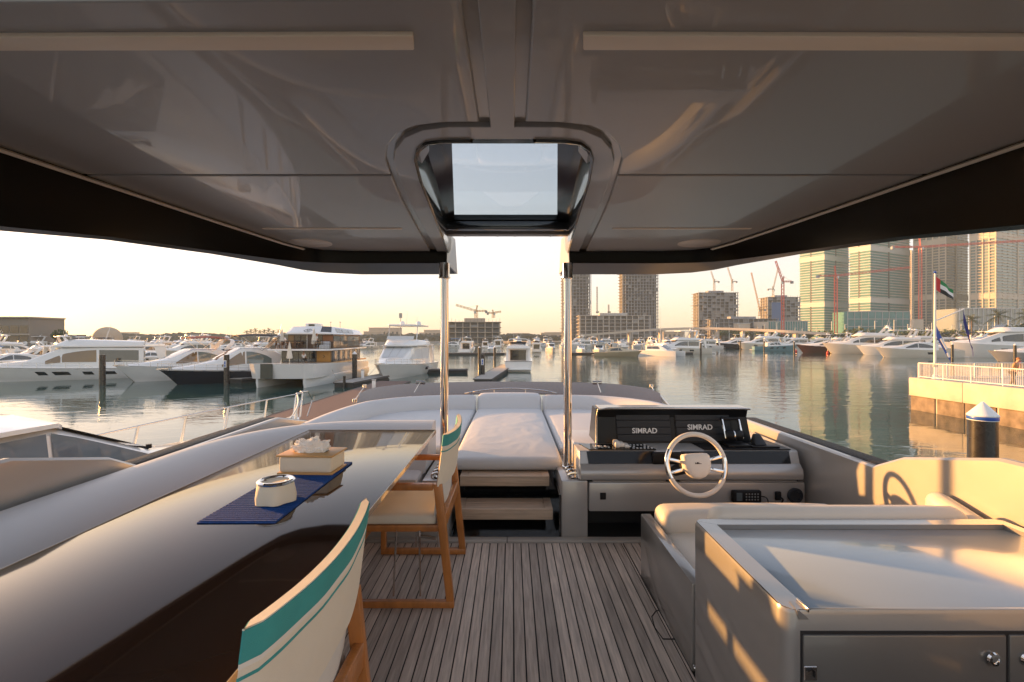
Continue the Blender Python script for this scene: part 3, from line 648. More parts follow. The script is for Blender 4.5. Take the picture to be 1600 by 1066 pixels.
# throttle with twin levers
th = empty('throttle', (1.625, .12, .6145)); th.parent = HC
rbox('throttle_base', -.075, .085, -.06, .09, 0, .018, plastic_b, th, .006)
MB().lathe((-.06, .03, .07), [(.0, 0), (.036, 0), (.038, .004), (.038, .116), (.036, .12), (0, .12)], 24, 'x').build('throttle_drum', plastic_b, th, smooth=40)
for a, b in ((-.068, -.055), (.055, .068)):
    MB().hexa([(a, .005, .05), (b, .005, .05), (b, .055, .05), (a, .055, .05), (a - .01, .05, .185), (b - .01, .05, .185), (b - .01, .075, .185), (a - .01, .075, .185)]).build('throttle_lever', chrome, th, bevel=.003)
MB().tube([(-.078, .062, .185), (.06, .062, .185)], .011, 10).build('throttle_grip', plastic_b, th, smooth=50)
MB().lathe((-.006, .03, .07), [(.0388, 0), (.0392, .001), (.0392, .007), (.0388, .008)], 24, 'x').build('chrome_band', chrome, th, smooth=40)
jc = empty('joystick_cover', (1.79, .10, .6145)); jc.parent = HC
rbox('cover_foot', -.075, .12, -.06, .08, 0, .012, plastic_b, jc, .004)
MB().hexa([(-.045, -.03, .012), (.05, -.03, .012), (.05, .05, .012), (-.045, .05, .012), (-.03, .02, .085), (.02, .02, .085), (.02, .045, .085), (-.03, .045, .085)]).build('cover_hood', plastic_g, jc, bevel=.012, seg=3)
# lower front fittings
MB().lathe((.632, y0 - .001, .30), [(.0, 0), (.019, 0), (.02, .003), (.018, .006), (0, .006)], 20, 'y').build('socket', plastic_b, HC)
rbox('socket_cover', .612, .652, y0 - .010, y0 - .002, .277, .325, plastic_b, HC, .006, 3)
vh = empty('handset', (1.62, y0, .305)); vh.parent = HC
rbox('handset_body', -.10, .10, -.035, -.001, -.042, .042, plastic_b, vh, .010, 3)
rbox('handset_screen', -.075, -.035, -.0365, -.0345, -.028, .028, mat('lcd_grey', (.10, .12, .13), .25), vh, .001, 1)
for a in range(5):
    for b in range(3): rbox('key', -.012 + a * .02, -.002 + a * .02, -.0375, -.0345, -.024 + b * .019, -.014 + b * .019, mat('key_grey', (.22, .22, .22), .5), vh, .001, 1)
MB().tube(polyline([(.10, -.02, .0), (.13, -.025, -.005), (.15, -.02, -.035), (.155, -.01, -.10)], 5), .004, 6).build('handset_cord', plastic_b, vh, smooth=50)
rbox('plug_socket', 1.825, 1.865, y0 - .02, y0 - .001, .275, .335, plastic_b, HC, .008, 3)
MB().tube(polyline([(1.85, y0 - .02, .30), (1.868, y0 - .03, .285), (1.86, y0 - .02, .25), (1.855, y0 - .01, .195)], 5), .006, 6).build('plug_cord', plastic_b, HC, smooth=50)
MB().lathe((1.965, y0 - .001, .305), [(.0, 0), (.052, 0), (.054, .012), (.046, .02), (.034, .020), (.032, .008), (0, .006)], 28, 'y').build('air_vent', plastic_g, HC, smooth=40)
# steering wheel
SW = empty('steering_wheel', (1.155, 3.03, .605), 0, 'ivory leather steering wheel with chrome spokes on the helm', 'steering wheel')
SW.rotation_euler = (R(-14), R(0), R(4))
def circ(r, n=48, a0=0, a1=360, y=0): return [(r * math.cos(R(a0 + (a1 - a0) * i / n)), y, r * math.sin(R(a0 + (a1 - a0) * i / n))) for i in range(n + (0 if a1 - a0 >= 360 else 1))]
RW = .187
MB().tube(circ(RW, 64), .0155, 12, True).build('rim', ivory, SW, smooth=60)
for a0, a1 in ((150, 205), (332, 372)):
    MB().tube(circ(RW, 10, a0, a1), .0168, 12).build('chrome_sleeve', chrome, SW, smooth=60)
for ang, tgt in ((18, 15), (342, 345), (200, 195), (170, 168)):
    a, b = R(ang), R(tgt)
    MB().bar((.075 * math.cos(a), .01, .075 * math.sin(a)), (RW * math.cos(b), 0, RW * math.sin(b)), .02, .02).build('spoke', chrome, SW, bevel=.004)
hub = [(-.092, .05), (-.085, .062), (-.06, .066), (.045, .07), (.07, .068), (.083, .055), (.088, .0), (.078, -.045), (.045, -.075), (.01, -.088), (-.03, -.082), (-.06, -.06), (-.085, -.02)]
rings = []
for k, y in ((.9, .03), (1, .015), (1, -.012), (.96, -.026), (.85, -.033), (.5, -.036)): rings.append([(a * k, y, b * k) for a, b in hub])
MB().loft(rings).build('hub', ivory, SW, smooth=50)
e_ = MB()
for k, (a, h) in enumerate(((-.022, .009), (-.015, .006), (-.010, .011), (-.005, .011), (.001, .008), (.008, .004), (.014, .003))): e_.box(a, a + .0045, -.0375, -.0355, .004, .004 + h)
e_.build('emblem', plastic_b, SW)
MB().tube([(0, .03, 0), (0, .42, -.055)], [.045, .035], 16).build('column', plastic_b, SW, smooth=50)

# ------------------------------------------------------------------ galley cabinet (right foreground)
GC = empty('galley_cabinet', (.753, 1.34, 0), 0, 'silver galley cabinet in the right foreground with sunken tray top and doors', 'cabinet')
GH, GD, GW = .643, .68, 1.285
def rr(x0, x1, y0, y1, r, n=5):
    pts = []
    for cx_, cy_, a0 in ((x0 + r, y0 + r, 180), (x1 - r, y0 + r, 270), (x1 - r, y1 - r, 0), (x0 + r, y1 - r, 90)):
        for i in range(n + 1): a = R(a0 + 90 * i / n); pts.append((cx_ + r * math.cos(a), cy_ + r * math.sin(a)))
    return pts
so = rr(0, GW, 0, GD, .04, 7)
MB().loft([[(x, y, z) for x, y in so] for z in (0, .50, .632)] + [[(.004 + (x) * (GW - .008) / GW, .004 + y * (GD - .008) / GD, GH) for x, y in so]], caps=False).add([(x, y, .55) for x, y in so], [tuple(range(len(so)))]).build('carcass', galley_paint, GC, smooth=35)
ti = [(.085, .0), (GW - .05, .0), (GW - .05, GD - .075), (.085, GD - .075)]
rim = MB()   # flat rim on three sides
rim.prism([(.008, .03), (.03, .006), (.075, .006), (.075, GD - .065), (.008, GD - .025)], GH - .02, GH + .0012)
rim.prism([(.0085, GD - .0245), (.0755, GD - .0645), (GW - .05, GD - .0645), (GW - .008, GD - .0245), (GW - .03, GD - .006), (.03, GD - .006)], GH - .02, GH + .0014)
rim.prism([(GW - .0495, .006), (GW - .008, .006), (GW - .008, GD - .025), (GW - .0495, GD - .064)], GH - .02, GH + .0012)
rim.build('rim', galley_paint, GC)
lid = mat('lid_skylit', (.32, .39, .45), .2, coat=.4, var=.02, vs=1.5, coatr=.03)  # blue light of the open sky aft is put into the lid colour
MB().hexa([(.0765, .004, GH - .03), (GW - .0505, .004, GH - .03), (GW - .0505, GD - .066, GH - .03), (.0765, GD - .066, GH - .03), (.0765, .010, GH - .004), (GW - .0505, .010, GH - .004), (GW - .0505, GD - .066, GH - .018), (.0765, GD - .066, GH - .018)]).build('tray_lid', lid, GC, bevel=.003)
MB().box(.078, GW - .052, .0035, .014, GH - .025, GH + .002).build('front_bead', galley_paint, GC, bevel=.003)
dn = MB().hexa([(.040, -.004, GH - .022), (.070, -.004, GH - .022), (.072, .03, GH - .012), (.045, .03, GH - .012), (.034, -.004, GH + .003), (.040, -.004, GH + .003), (.046, .045, GH + .003), (.040, .045, GH + .003)]).build('drain_spout', silver_dark, GC)
MB().bar((.068, -.003, GH + .002), (.066, .05, GH + .004), .006, .012).build('spout_lip', chrome_b, GC, bevel=.002)
for x0, x1, kx in ((.052, .613, .572), (.622, 1.23, .665)):
    d = rbox('door', x0, x1, -.006, .02, .035, .578, galley_door, GC, .004)
    MB().lathe((kx, -.007, .516), [(0, 0), (.017, 0), (.019, .004), (.016, .010), (.010, .011), (.009, .008), (0, .008)], 22, 'y').build('lock_knob', chrome, d, smooth=40)
rbox('door_gap', .046, 1.236, -.001, .018, .03, .588, black_matt, GC, .001, 1)
h_ = rbox('hinge', .052, .088, -.010, -.0062, .455, .495, chrome_b, GC, .002, 1); MB().tube(polyline([(.060, -.012, .485), (.070, -.012, .49), (.078, -.012, .482), (.078, -.012, .468)], 4), .003, 6).build('hinge_pin', plastic_b, h_)
MB().lathe((-.002, .66, .035), [(0, 0), (.010, 0), (.011, .003), (0, .004)], 14, 'x').build('drain_plug', chrome_b, GC, smooth=40)
# helm bench, its back against the cabinet
HB = empty('helm_bench', (.753, 2.02, 0), 0, 'cream helm bench with bolsters between galley cabinet and helm', 'bench')
MB().box(0, .06, .003, .81, 0, .372).box(.06, 1.285, .75, .81, 0, .30).build('side_panel', galley_paint, HB, bevel=.008)
cushion('seat', .062, 1.27, .02, .78, .18, .335, cream_vinyl, HB, r=.05, puff=.012, n=(24, 14, 4))
cushion('front_bolster', .064, 1.10, .60, .80, .30, .445, cream_vinyl, HB, r=.055, puff=.01, n=(24, 7, 6))
cushion('back_bolster', .095, 1.20, .01, .13, .32, .668, cream_vinyl, HB, r=.055, puff=.006, n=(28, 6, 8))
def slide(v): v.z -= max(0, .25 - v.y) * .25; return v
cushion('side_bolster', 1.205, 1.30, -.35, .30, .50, .67, cream_vinyl, HB, r=.045, puff=.006, n=(6, 14, 6), map=slide)
# ================================================================== boats
def lerp(a, b, t): return a + (b - a) * t
def interp(st, y):
    if y <= st[0][0]: return st[0][1:]
    for a, b in zip(st, st[1:]):
        if y <= b[0]:
            t = (y - a[0]) / (b[0] - a[0]); return tuple(lerp(p, q, t) for p, q in zip(a[1:], b[1:]))
    return st[-1][1:]
class Hull:
    def __init__(s, L, B, F, rake=1.6, sheer=.45, tuck=.92):
        s.L, s.B, s.F, s.rake, s.sheer, s.tuck = L, B, F, rake, sheer, tuck
    def zs(s, t): return s.F * (1 + s.sheer * t * t)
    def bd(s, t): return s.B / 2 * (1 - max(0, (t - .42) / .58) ** 2.3) * (s.tuck + (1 - s.tuck) * min(1, t / .3)) + .02
    def bl(s, t): return s.B / 2 * .88 * (1 - max(0, (t - .30) / .70) ** 1.7) * s.tuck + .015
    def pt(s, t, f, side, off=0):            # f 0 at the water line .. 1 at the sheer
        z = lerp(.0, s.zs(t), f); x = lerp(s.bl(t), s.bd(t), f ** .8) + off
        y = -s.L / 2 + s.L * t - s.rake * (1 - f) * t ** 5
        return (side * x, y, z)
    def ring(s, t, n=5):
        up = [s.pt(t, k / n, 1) for k in range(n + 1)]
        y0 = up[0][1]; x0 = up[0][0]
        low = [(0, y0 - .25 * s.rake * t ** 4, -.75), (x0 * .9, y0, -.28)]
        right = low + up
        return right + [(-x, y, z) for x, y, z in right[::-1]][:-1]
    def build(s, m, parent, stripe=anti):
        ts = [0, .1, .25, .42, .55, .67, .77, .86, .93, .975, 1]
        R_ = [s.ring(t) for t in ts]; mb = MB().loft(R_); n = len(R_[0]); mi = []
        for f in mb.f: mi.append(1 if len(f) == 4 and max(mb.v[i][2] for i in f) < .02 else 0)
        o = obj('hull', mb.v, mb.f, None, parent, 40, [m, stripe], mi)
        return o
    def window(s, t0, t1, f0, f1, side, m, parent, name='hull_window', slant=.012, k=3):
        v = []
        for i in range(k + 1):
            t = lerp(t0, t1, i / k); v.append(s.pt(t + slant, f1, side, .018)); v.append(s.pt(t, f0, side, .018))
        f = [(2 * i, 2 * i + 1, 2 * i + 3, 2 * i + 2) for i in range(k)]
        return obj(name, v, f, m, parent)
class Cabin:
    """stations (y, half width at base, half width at top, z base, z top)"""
    def __init__(s, st): s.st = st
    def side(s, y, f, sd, off=0):
        wb, wt, zb, zt = interp(s.st, y); return (sd * (lerp(wb, wt, f) + off), y, lerp(zb, zt, f))
    def build(s, name, m, parent):
        rings = []
        for y, wb, wt, zb, zt in s.st:
            c = .12 * wt; h = min(.12, (zt - zb) * .3)
            rings.append([(-wb, y, zb), (-lerp(wb, wt, .9), y, zt - h), (-wt + c, y, zt), (0, y, zt + .05), (wt - c, y, zt), (lerp(wb, wt, .9), y, zt - h), (wb, y, zb)])
        return MB().loft(rings).build(name, m, parent, smooth=40)
    def window(s, y0, y1, f0, f1, sd, m, parent, name='window', k=5, slope=(0, 0)):
        v = []
        for i in range(k + 1):
            y = lerp(y0, y1, i / k); a = f1 - max(0, slope[1]) * (i / k) ** 2 - max(0, slope[0]) * (1 - i / k) ** 2
            v += [s.side(y, a, sd, .02), s.side(y, f0, sd, .02)]
        return obj(name, v, [(2 * i, 2 * i + 1, 2 * i + 3, 2 * i + 2) for i in range(k)], m, parent)
    def screen(s, y0, y1, m, parent, w=.88, name='windscreen', panes=3):
        a, b = interp(s.st, y0), interp(s.st, y1); g = .03
        for k in range(panes):
            f0, f1 = -1 + 2 * k / panes + g, -1 + 2 * (k + 1) / panes - g
            def p(q, y, f): return (f * w * q[1], y, q[3] + .03 + .05 * (1 - abs(f)))
            e = (y1 - y0) * .06
            A, Bq = interp(s.st, y0 + e), interp(s.st, y1 - e)
            obj(name, [p(A, y0 + e, f0), p(A, y0 + e, f1), p(Bq, y1 - e, f1), p(Bq, y1 - e, f0)], [(0, 1, 2, 3)], m, parent)
def rails(h, t0, t1, hgt, m, parent, n=9, r=.022):
    mb = MB()
    for sd in (-1, 1):
        P = []
        for i in range(n + 1):
            t = lerp(t0, t1, i / n); x, y, z = h.pt(t, 1, sd, -.08); P.append(Vector((x, y, z + hgt * (1 if 0 < i else .2)))); 
            if i: mb.tube([(x, y, z), P[-1]], r * .8, 4)
        mb.tube(P, r, 4); mb.tube([p - Vector((0, 0, hgt * .5)) for p in P[1:]], r * .5, 3)
    mb.build('guard_rail', m, parent)
def dome(parent, x, y, z, r, m=gel_white): MB().lathe((x, y, z), [(r * .7, 0), (r * .95, r * .25), (r, r * .7), (r * .85, r * 1.2), (r * .45, r * 1.55), (.01, r * 1.65)], 14).build('radar_dome', m, parent, smooth=50)

def motor_yacht(name, label, L=16., B=4.6, F=1.5, hullm=gel_white, topm=gel_white, fly=True, hardtop=False, arch=True, bimini=None, nwin=4, winf=(.45, .72), side=(.30, .85), glass=dglass, domes=1, fenders=(), cat='yacht', detail=True, group=None, wtint=None, stern_door=True, ck=1.):
    k = L / 16.; o = empty(name, (0, 0, 0), 0, label, cat, group)
    h = Hull(L, B, F, rake=1.9 * k); h.build(hullm, o)
    dz = lambda y: h.zs((y + L / 2) / L)
    # deck
    ts = [i / 14 for i in range(15)]
    MB().loft([[(-h.bd(t) + .03, -L / 2 + L * t, h.zs(t) - .03), (h.bd(t) - .03, -L / 2 + L * t, h.zs(t) - .03), (h.bd(t) - .03, -L / 2 + L * t, h.zs(t) - .10), (-h.bd(t) + .03, -L / 2 + L * t, h.zs(t) - .10)] for t in ts]).build('deck', topm, o)
    w = B / 2
    if fly:
        C = Cabin([(-4.6 * k, w * .80, w * .74, dz(-4.6 * k) - .05, F + 2.05 * k), (-1 * k, w * .80, w * .74, dz(-1 * k) - .05, F + 2.12 * k), (1.5 * k, w * .78, w * .66, dz(1.5 * k) - .05, F + 2.06 * k), (3.9 * k, w * .66, w * .56, dz(3.9 * k) - .05, dz(3.9 * k) + .62 * k), (5.6 * k, w * .42, w * .34, dz(5.6 * k) - .05, dz(5.6 * k) + .34 * k), (6.8 * k, w * .18, w * .12, dz(6.8 * k) - .05, dz(6.8 * k) + .12)])
        top = F + 2.06 * k
    else:
        C = Cabin([(-3.4 * k, w * .80, w * .72, dz(-3.4 * k) - .05, F + 1.35 * k * ck), (-2.2 * k, w * .80, w * .70, dz(-2.2 * k) - .05, F + 1.75 * k * ck), (.6 * k, w * .78, w * .64, dz(.6 * k) - .05, F + 1.78 * k * ck), (3.2 * k, w * .70, w * .56, dz(3.2 * k) - .05, dz(3.2 * k) + .66 * k * ck), (5.4 * k, w * .46, w * .36, dz(5.4 * k) - .05, dz(5.4 * k) + .34 * k), (6.8 * k, w * .18, w * .12, dz(6.8 * k) - .05, dz(6.8 * k) + .12)])
        top = F + 1.76 * k * ck
    C.build('cabin', topm, o)
    a, b = (1.5 * k, 3.9 * k) if fly else (.6 * k, 3.2 * k)
    C.screen(a, b, glass, o)
    for sd in (-1, 1):
        if fly:
            C.window(-4.2 * k, -1.2 * k, side[0], side[1], sd, glass, o); C.window(-1.0 * k, 2.6 * k, side[0], side[1], sd, wtint or glass, o, slope=(0, .35))
        else:
            C.window(-2.4 * k, .2 * k, side[0], side[1], sd, glass, o, slope=(.3, 0)); C.window(.35 * k, 2.6 * k, side[0], side[1], sd, wtint or glass, o, slope=(0, .4))
        for i in range(nwin):
            t = .34 + i * .42 / max(1, nwin); h.window(t, t + (.075 if i % 2 == 0 else .045), winf[0], winf[1], sd, dglass, o)
    if fly:
        # bridge deck with overhang, coaming, screen
        MB().prism([(-w * .82, -6.6 * k), (w * .82, -6.6 * k), (w * .82, 1.2 * k), (w * .5, 2.2 * k), (-w * .5, 2.2 * k), (-w * .82, 1.2 * k)], top + .03, top + .16 * k).build('bridge_deck', topm, o)
        Cc = Cabin([(-4.6 * k, w * .80, w * .76, top + .16 * k, top + .55 * k), (.2 * k, w * .80, w * .72, top + .16 * k, top + .75 * k), (1.2 * k, w * .70, w * .55, top + .16 * k, top + .72 * k), (2.1 * k, w * .45, w * .38, top + .16 * k, top + .22 * k)])
        Cc.build('bridge_coaming', topm, o)
        MB().loft([[(-w * .62, y_, z_), (w * .62, y_, z_), (w * .62, y_ + .02, z_ + .02), (-w * .62, y_ + .02, z_ + .02)] for y_, z_ in ((1.1 * k, top + .74 * k), (.75 * k, top + 1.12 * k))]).build('bridge_screen', glass, o)
        # cockpit rear: glass doors and transom steps
        obj('aft_door', [(-w * .55, -4.62 * k, dz(-4.6 * k)), (w * .55, -4.62 * k, dz(-4.6 * k)), (w * .55, -4.62 * k, top - .25 * k), (-w * .55, -4.62 * k, top - .25 * k)], [(0, 1, 2, 3)], glass, o)
        for sd in (-1, 1): MB().hexa([(sd * w * .84, -6.5 * k, F * .95), (sd * w * .70, -6.5 * k, F * .95), (sd * w * .70, -6.1 * k, F * .95), (sd * w * .84, -6.1 * k, F * .95), (sd * w * .80, -6.3 * k, top + .05), (sd * w * .66, -6.3 * k, top + .05), (sd * w * .66, -5.4 * k, top + .05), (sd * w * .80, -5.4 * k, top + .05)]).build('wing_support', topm, o)
        base = top + .5 * k
    else: base = top - .1
    MB().box(-w * .88, w * .88, -L / 2 - .9 * k, -L / 2 + .05, .28, .42).build('swim_platform', topm, o)
    if arch:
        ya = -3.9 * k; hh = (1.9 if fly and hardtop else 1.15) * k
        mb = MB(); P = polyline([(-w * .76, ya + .9 * k, base), (-w * .70, ya + .15 * k, base + hh * .7), (-w * .5, ya, base + hh), (w * .5, ya, base + hh), (w * .70, ya + .15 * k, base + hh * .7), (w * .76, ya + .9 * k, base)], 4)
        mb.loft([[p + Vector((0, -.28 * k, 0)), p + Vector((0, .28 * k, 0)), p + Vector((0, .22 * k, .12 * k)), p + Vector((0, -.22 * k, .12 * k))] for p in P]).build('radar_arch', topm, o, smooth=40)
        z = base + hh + .1 * k
    else: ya = -1.5 * k; z = base
    if hardtop:
        z0 = base + 1.75 * k
        MB().prism([(-w * .74, -4.6 * k), (w * .74, -4.6 * k), (w * .74, .0), (w * .55, .9 * k), (-w * .55, .9 * k), (-w * .74, .0)], z0, z0 + .16 * k).build('hardtop', topm, o, bevel=.05)
        for sd in (-1, 1): MB().tube([(sd * w * .66, .2 * k, base), (sd * w * .66, -.3 * k, z0)], .05 * k, 6).build('hardtop_strut', chrome_b, o)
        z = z0 + .16 * k; ya = -3 * k
    if bimini:
        z0 = base + 1.35 * k; rg = []
        for i in range(7):
            y = lerp(-3.6 * k, .9 * k, i / 6); zz = z0 + .28 * k * math.sin(math.pi * (.15 + .7 * i / 6))
            rg.append([(-w * .72, y, zz - .12), (-w * .4, y, zz + .05), (0, y, zz + .1), (w * .4, y, zz + .05), (w * .72, y, zz - .12), (0, y, zz + .03)])
        MB().loft(rg).build('bimini_top', bimini, o, smooth=60)
        for sd in (-1, 1): MB().tube([(sd * w * .7, -1.4 * k, base - .2), (sd * w * .7, -3.3 * k, z0)], .03, 4).tube([(sd * w * .7, -1.4 * k, base - .2), (sd * w * .7, .6 * k, z0)], .03, 4).build('bimini_frame', chrome_b, o)
    for i in range(domes): dome(o, (i - (domes - 1) / 2) * w * .8, ya, z, .30 * k)
    MB().tube([(w * .2, ya, z), (w * .2, ya - .4 * k, z + 1.7 * k)], .025, 4).tube([(-w * .3, ya, z), (-w * .3, ya - .3 * k, z + 1.1 * k)], .025, 4).build('aerial', gel_white, o)
    if detail:
        rails(h, .45, 1.0, .62, chrome_b, o)
        for sd in (-1, 1): MB().loft([[h.pt(t, .97, sd, .03), h.pt(t, 1.0, sd, .04), h.pt(t, .985, sd, -.02)] for t in ts[:-1]]).build('rub_rail', grey_gel, o)
        MB().box(-.16, .16, L / 2 - .9, L / 2 + .12, h.zs(.97) - .02, h.zs(.97) + .10).build('anchor_roller', chrome_b, o)
    for t, sd in fenders:
        p = h.pt(t, .62, sd, .22); MB().lathe(p, [(.02, -.42), (.16, -.34), (.20, -.1), (.20, .12), (.14, .34), (.03, .42)], 12).build('fender', mat('fender_black', (.03, .03, .035), .5), o, smooth=50)
    return o
def place(o, x, y, head, label=None, scale=1, group=None):
    """head: direction the bow points, degrees clockwise from +Y"""
    o.location = (x, y, WL); o.rotation_euler = (0, 0, -R(head)); o.scale = (scale,) * 3
    if label: o['label'] = label
    if group: o['group'] = group
    return o
def heading(dx, dy): return math.degrees(math.atan2(dx, dy))
def bow_at(o, px, py, head, L, **kw):
    """put the water-line point of the stem on the water seen at px, py"""
    p = WAT(px, py); hx, hy = math.sin(R(head)), math.cos(R(head)); f = L / 2 - 1.9 * L / 16
    return place(o, p.x - hx * f, p.y - hy * f, head, **kw)
warm_glass = mat('amber_glass', (.20, .12, .05), .08, coat=.8)
pale_glass = mat('pale_glass', (.16, .20, .19), .08, coat=.8)
bow_at(motor_yacht('flybridge_yacht', 'long white flybridge yacht with four dark hull windows, farthest left along the near dock', L=21, B=5.2, F=1.3, arch=False, domes=0, wtint=warm_glass, nwin=4), -8, 597, heading(-.82, -.57), 21)
bow_at(motor_yacht('sport_cruiser', 'white sport cruiser with rust bimini between long white yacht and navy boat', L=16.5, B=4.8, F=1.4, ck=1.3, fly=False, nwin=1, bimini=red_canvas, wtint=warm_glass, glass=pale_glass), 211, 597, heading(-.56, -.83), 16.5)
bow_at(motor_yacht('navy_yacht', 'navy hulled yacht with white cabin, left of the restaurant catamaran', L=17, B=4.9, F=1.25, ck=1.45, hullm=navy_gel, fly=False, nwin=0, wtint=warm_glass, glass=pale_glass, bimini=black_canvas), 281, 601, heading(-.70, -.71), 17)
bow_at(motor_yacht('flybridge_yacht', 'white flybridge yacht with black fenders along its side, bow to us, left of the post', L=20, B=6.0, F=1.45, hardtop=True, arch=False, nwin=1, glass=mat('white_cover', (.62, .63, .62), .6), domes=2, fenders=((.50, 1), (.43, 1), (.36, 1), (.20, 1))), 601, 594, heading(-.07, -1), 20)
b6 = motor_yacht('flybridge_yacht', 'white flybridge yacht moored stern to us between the two posts', L=14.5, B=4.6, F=1.6, bimini=None, hardtop=False, nwin=2); p = WAT(810, 581); place(b6, p.x + .0, p.y + 7.6, 0)

# ---- restaurant catamaran
def catamaran():
    o = empty('restaurant_catamaran', (0, 0, 0), 0, 'two storey white restaurant catamaran with railed upper terrace and orange panels', 'catamaran')
    L, Wd = 19., 7.2          # bow at +y
    for sd in (-1, 1):
        rg = []
        for t in (0, .2, .45, .7, .88, 1):
            y = -L / 2 + L * t; b = 1.15 * (1 - max(0, (t - .6) / .4) ** 2 * .9); c = sd * (Wd / 2 - 1.15)
            rg.append([(c - b * .55, y - .2 * t, -.5), (c - b, y, .5), (c - b, y, 1.0), (c + b, y, 1.0), (c + b, y, .5), (c + b * .55, y - .2 * t, -.5)])
        MB().loft(rg).build('float_hull', gel_white, o, smooth=30)
    rg = []
    for y, w, zt in ((-9.5, 3.5, 1.9), (-3, 3.6, 2.0), (4, 3.6, 2.35), (7.5, 3.55, 2.45), (9.3, 3.35, 2.5), (9.9, 2.6, 2.5)):
        rg.append([(-w + .15, y - .3, .95), (-w, y, zt), (w, y, zt), (w - .15, y - .3, .95)])
    MB().loft(rg).build('hull_band', gel_white, o, smooth=30)
    MB().prism([(-.6, 9.95), (-1.9, 9.90), (-1.3, 9.65)], .98, 2.51).build('bow_notch', mat('notch_green', (.07, .075, .06), .4), o)
    MB().box(-3.3, 3.3, -9, 5.2, 2.2, 2.36).build('main_deck', tan_gel, o)
    # lower saloon
    MB().box(-2.9, 2.9, -7.5, 3.2, 2.36, 3.72).build('lower_saloon', mat('saloon_dark', (.06, .05, .045), .3), o)
    for i in range(6): obj('saloon_window', [(-2.85 + i * .66, 3.22, 2.42), (-2.27 + i * .66, 3.22, 2.42), (-2.27 + i * .66, 3.22, 3.62), (-2.85 + i * .66, 3.22, 3.62)], [(0, 1, 2, 3)], dglass, o)
    op = mat('orange_panel', (.50, .26, .07), .5, var=.1, vs=3)
    pn = rbox('orange_panel', 1.25, 2.85, 3.2, 3.3, 2.4, 3.66, op, o, .02)
    MB().bar((2.0, 3.32, 3.2), (2.2, 3.32, 3.03), .02, .05).bar((2.2, 3.32, 3.03), (2.0, 3.32, 2.86), .02, .05).build('chevron', black_matt, pn)
    for i in range(5): rbox('side_panel', 2.9, 2.96, 2.9 - i * 2 - 1.9, 2.9 - i * 2, 2.4, 3.66, mat('side_grey', (.10, .11, .12), .25, coat=.5), o, .02)
    MB().box(-3.5, 3.5, -8.5, 5.4, 3.74, 3.92).build('upper_deck', gel_white, o, bevel=.04)
    # upper saloon and roof
    MB().box(-2.7, 2.7, -8, 2.0, 3.92, 5.62).build('upper_saloon', mat('saloon_brown', (.10, .06, .04), .35), o)
    for a, b, m in ((-2.65, -2.0, warm_glass), (-1.9, -1.2, dglass), (-1.1, -.45, dglass), (.85, 1.4, dglass)): obj('terrace_window', [(a, 2.03, 4.0), (b, 2.03, 4.0), (b, 2.03, 5.5), (a, 2.03, 5.5)], [(0, 1, 2, 3)], m, o)
    for x in (-.4, .78): MB().box(x - .03, x + .03, 2.02, 2.06, 3.92, 5.6).build('door_post', gel_white, o)
    rbox('orange_panel', 1.5, 2.68, 2.0, 2.08, 4.7, 5.5, mat('rust_panel', (.28, .12, .05), .5), o, .02)
    for i in range(4): obj('side_window', [(2.72, 1.9 - i * 2.4, 4.1), (2.72, -.3 - i * 2.4, 4.1), (2.72, -.3 - i * 2.4, 5.4), (2.72, 1.9 - i * 2.4, 5.4)], [(0, 1, 2, 3)], pale_glass, o)
    Rf = Cabin([(-8.6, 2.95, 2.4, 5.62, 6.3), (1.6, 2.95, 2.5, 5.62, 6.55), (2.6, 2.95, 2.6, 5.62, 5.75)]); Rf.build('roof', gel_white, o)
    obj('roof_screen', [(1.35, 2.45, 5.92), (2.65, 2.45, 5.85), (2.42, 1.75, 6.53), (1.3, 1.75, 6.58)], [(0, 1, 2, 3)], dglass, o)
    for i in range(3): Rf.window(1.2 - i * 2.2 - 1.9, 1.2 - i * 2.2, .25, .8, 1, dglass, o, 'roof_window', k=1)
    lg = MB(); c = Vector((-.2, 2.27, 6.02))
    for a, b in (((-.5, 0), (-.15, .2)), ((-.15, .2), (.25, .22)), ((.25, .22), (.5, .02)), ((.5, .02), (.1, -.22)), ((.1, -.22), (-.25, -.18)), ((-.5, 0), (-.25, -.18)), ((-.15, .2), (.1, -.22)), ((.25, .22), (.05, .02)), ((-.2, 0), (.3, .05))):
        q = lambda p: c + Vector((p[0], -p[1] * 1.05, p[1] * .8 + .05))
        lg.bar(q(a), q(b), .04, .035)
    lg.build('roof_emblem', black_matt, o)
    MB().box(-1.0, .5, -.5, 1.2, 6.5, 6.95).build('roof_console', gel_white, o, bevel=.08); MB().box(-.55, .15, 1.16, 1.24, 6.6, 6.85).build('console_screen', black_gloss, o)
    for x in (.9, 2.1): MB().tube([(x, -2, 6.5), (x, -2, 7.2)], .03, 5).lathe((x, -2, 7.15), [(.02, 0), (.14, .03), (.14, .08), (.02, .1)], 10).build('roof_lamp', grey_gel, o)
    # railing of the terrace
    rl = MB(); pts = [(-3.4, -2), (-3.4, 5.2), (3.4, 5.2), (3.4, -7)]
    for a, b in zip(pts, pts[1:]):
        n = int((Vector(b) - Vector(a)).length / .16)
        for i in range(n + 1):
            x, y = lerp(a[0], b[0], i / n), lerp(a[1], b[1], i / n); rl.bar((x, y, 3.92), (x, y, 4.82), .018, .018)
        rl.bar((*a, 4.84), (*b, 4.84), .05, .05)
    tag(rl.build('terrace_railing', mat('railing_dark', (.05, .04, .035), .4), o), kind='stuff')
    return o
cat_o = catamaran(); pc = WAT(444, 605); hd = 180; place(cat_o, pc.x - math.sin(R(hd)) * 8.7, pc.y - math.cos(R(hd)) * 8.7, hd); cat_o.scale = (-1, 1, 1)
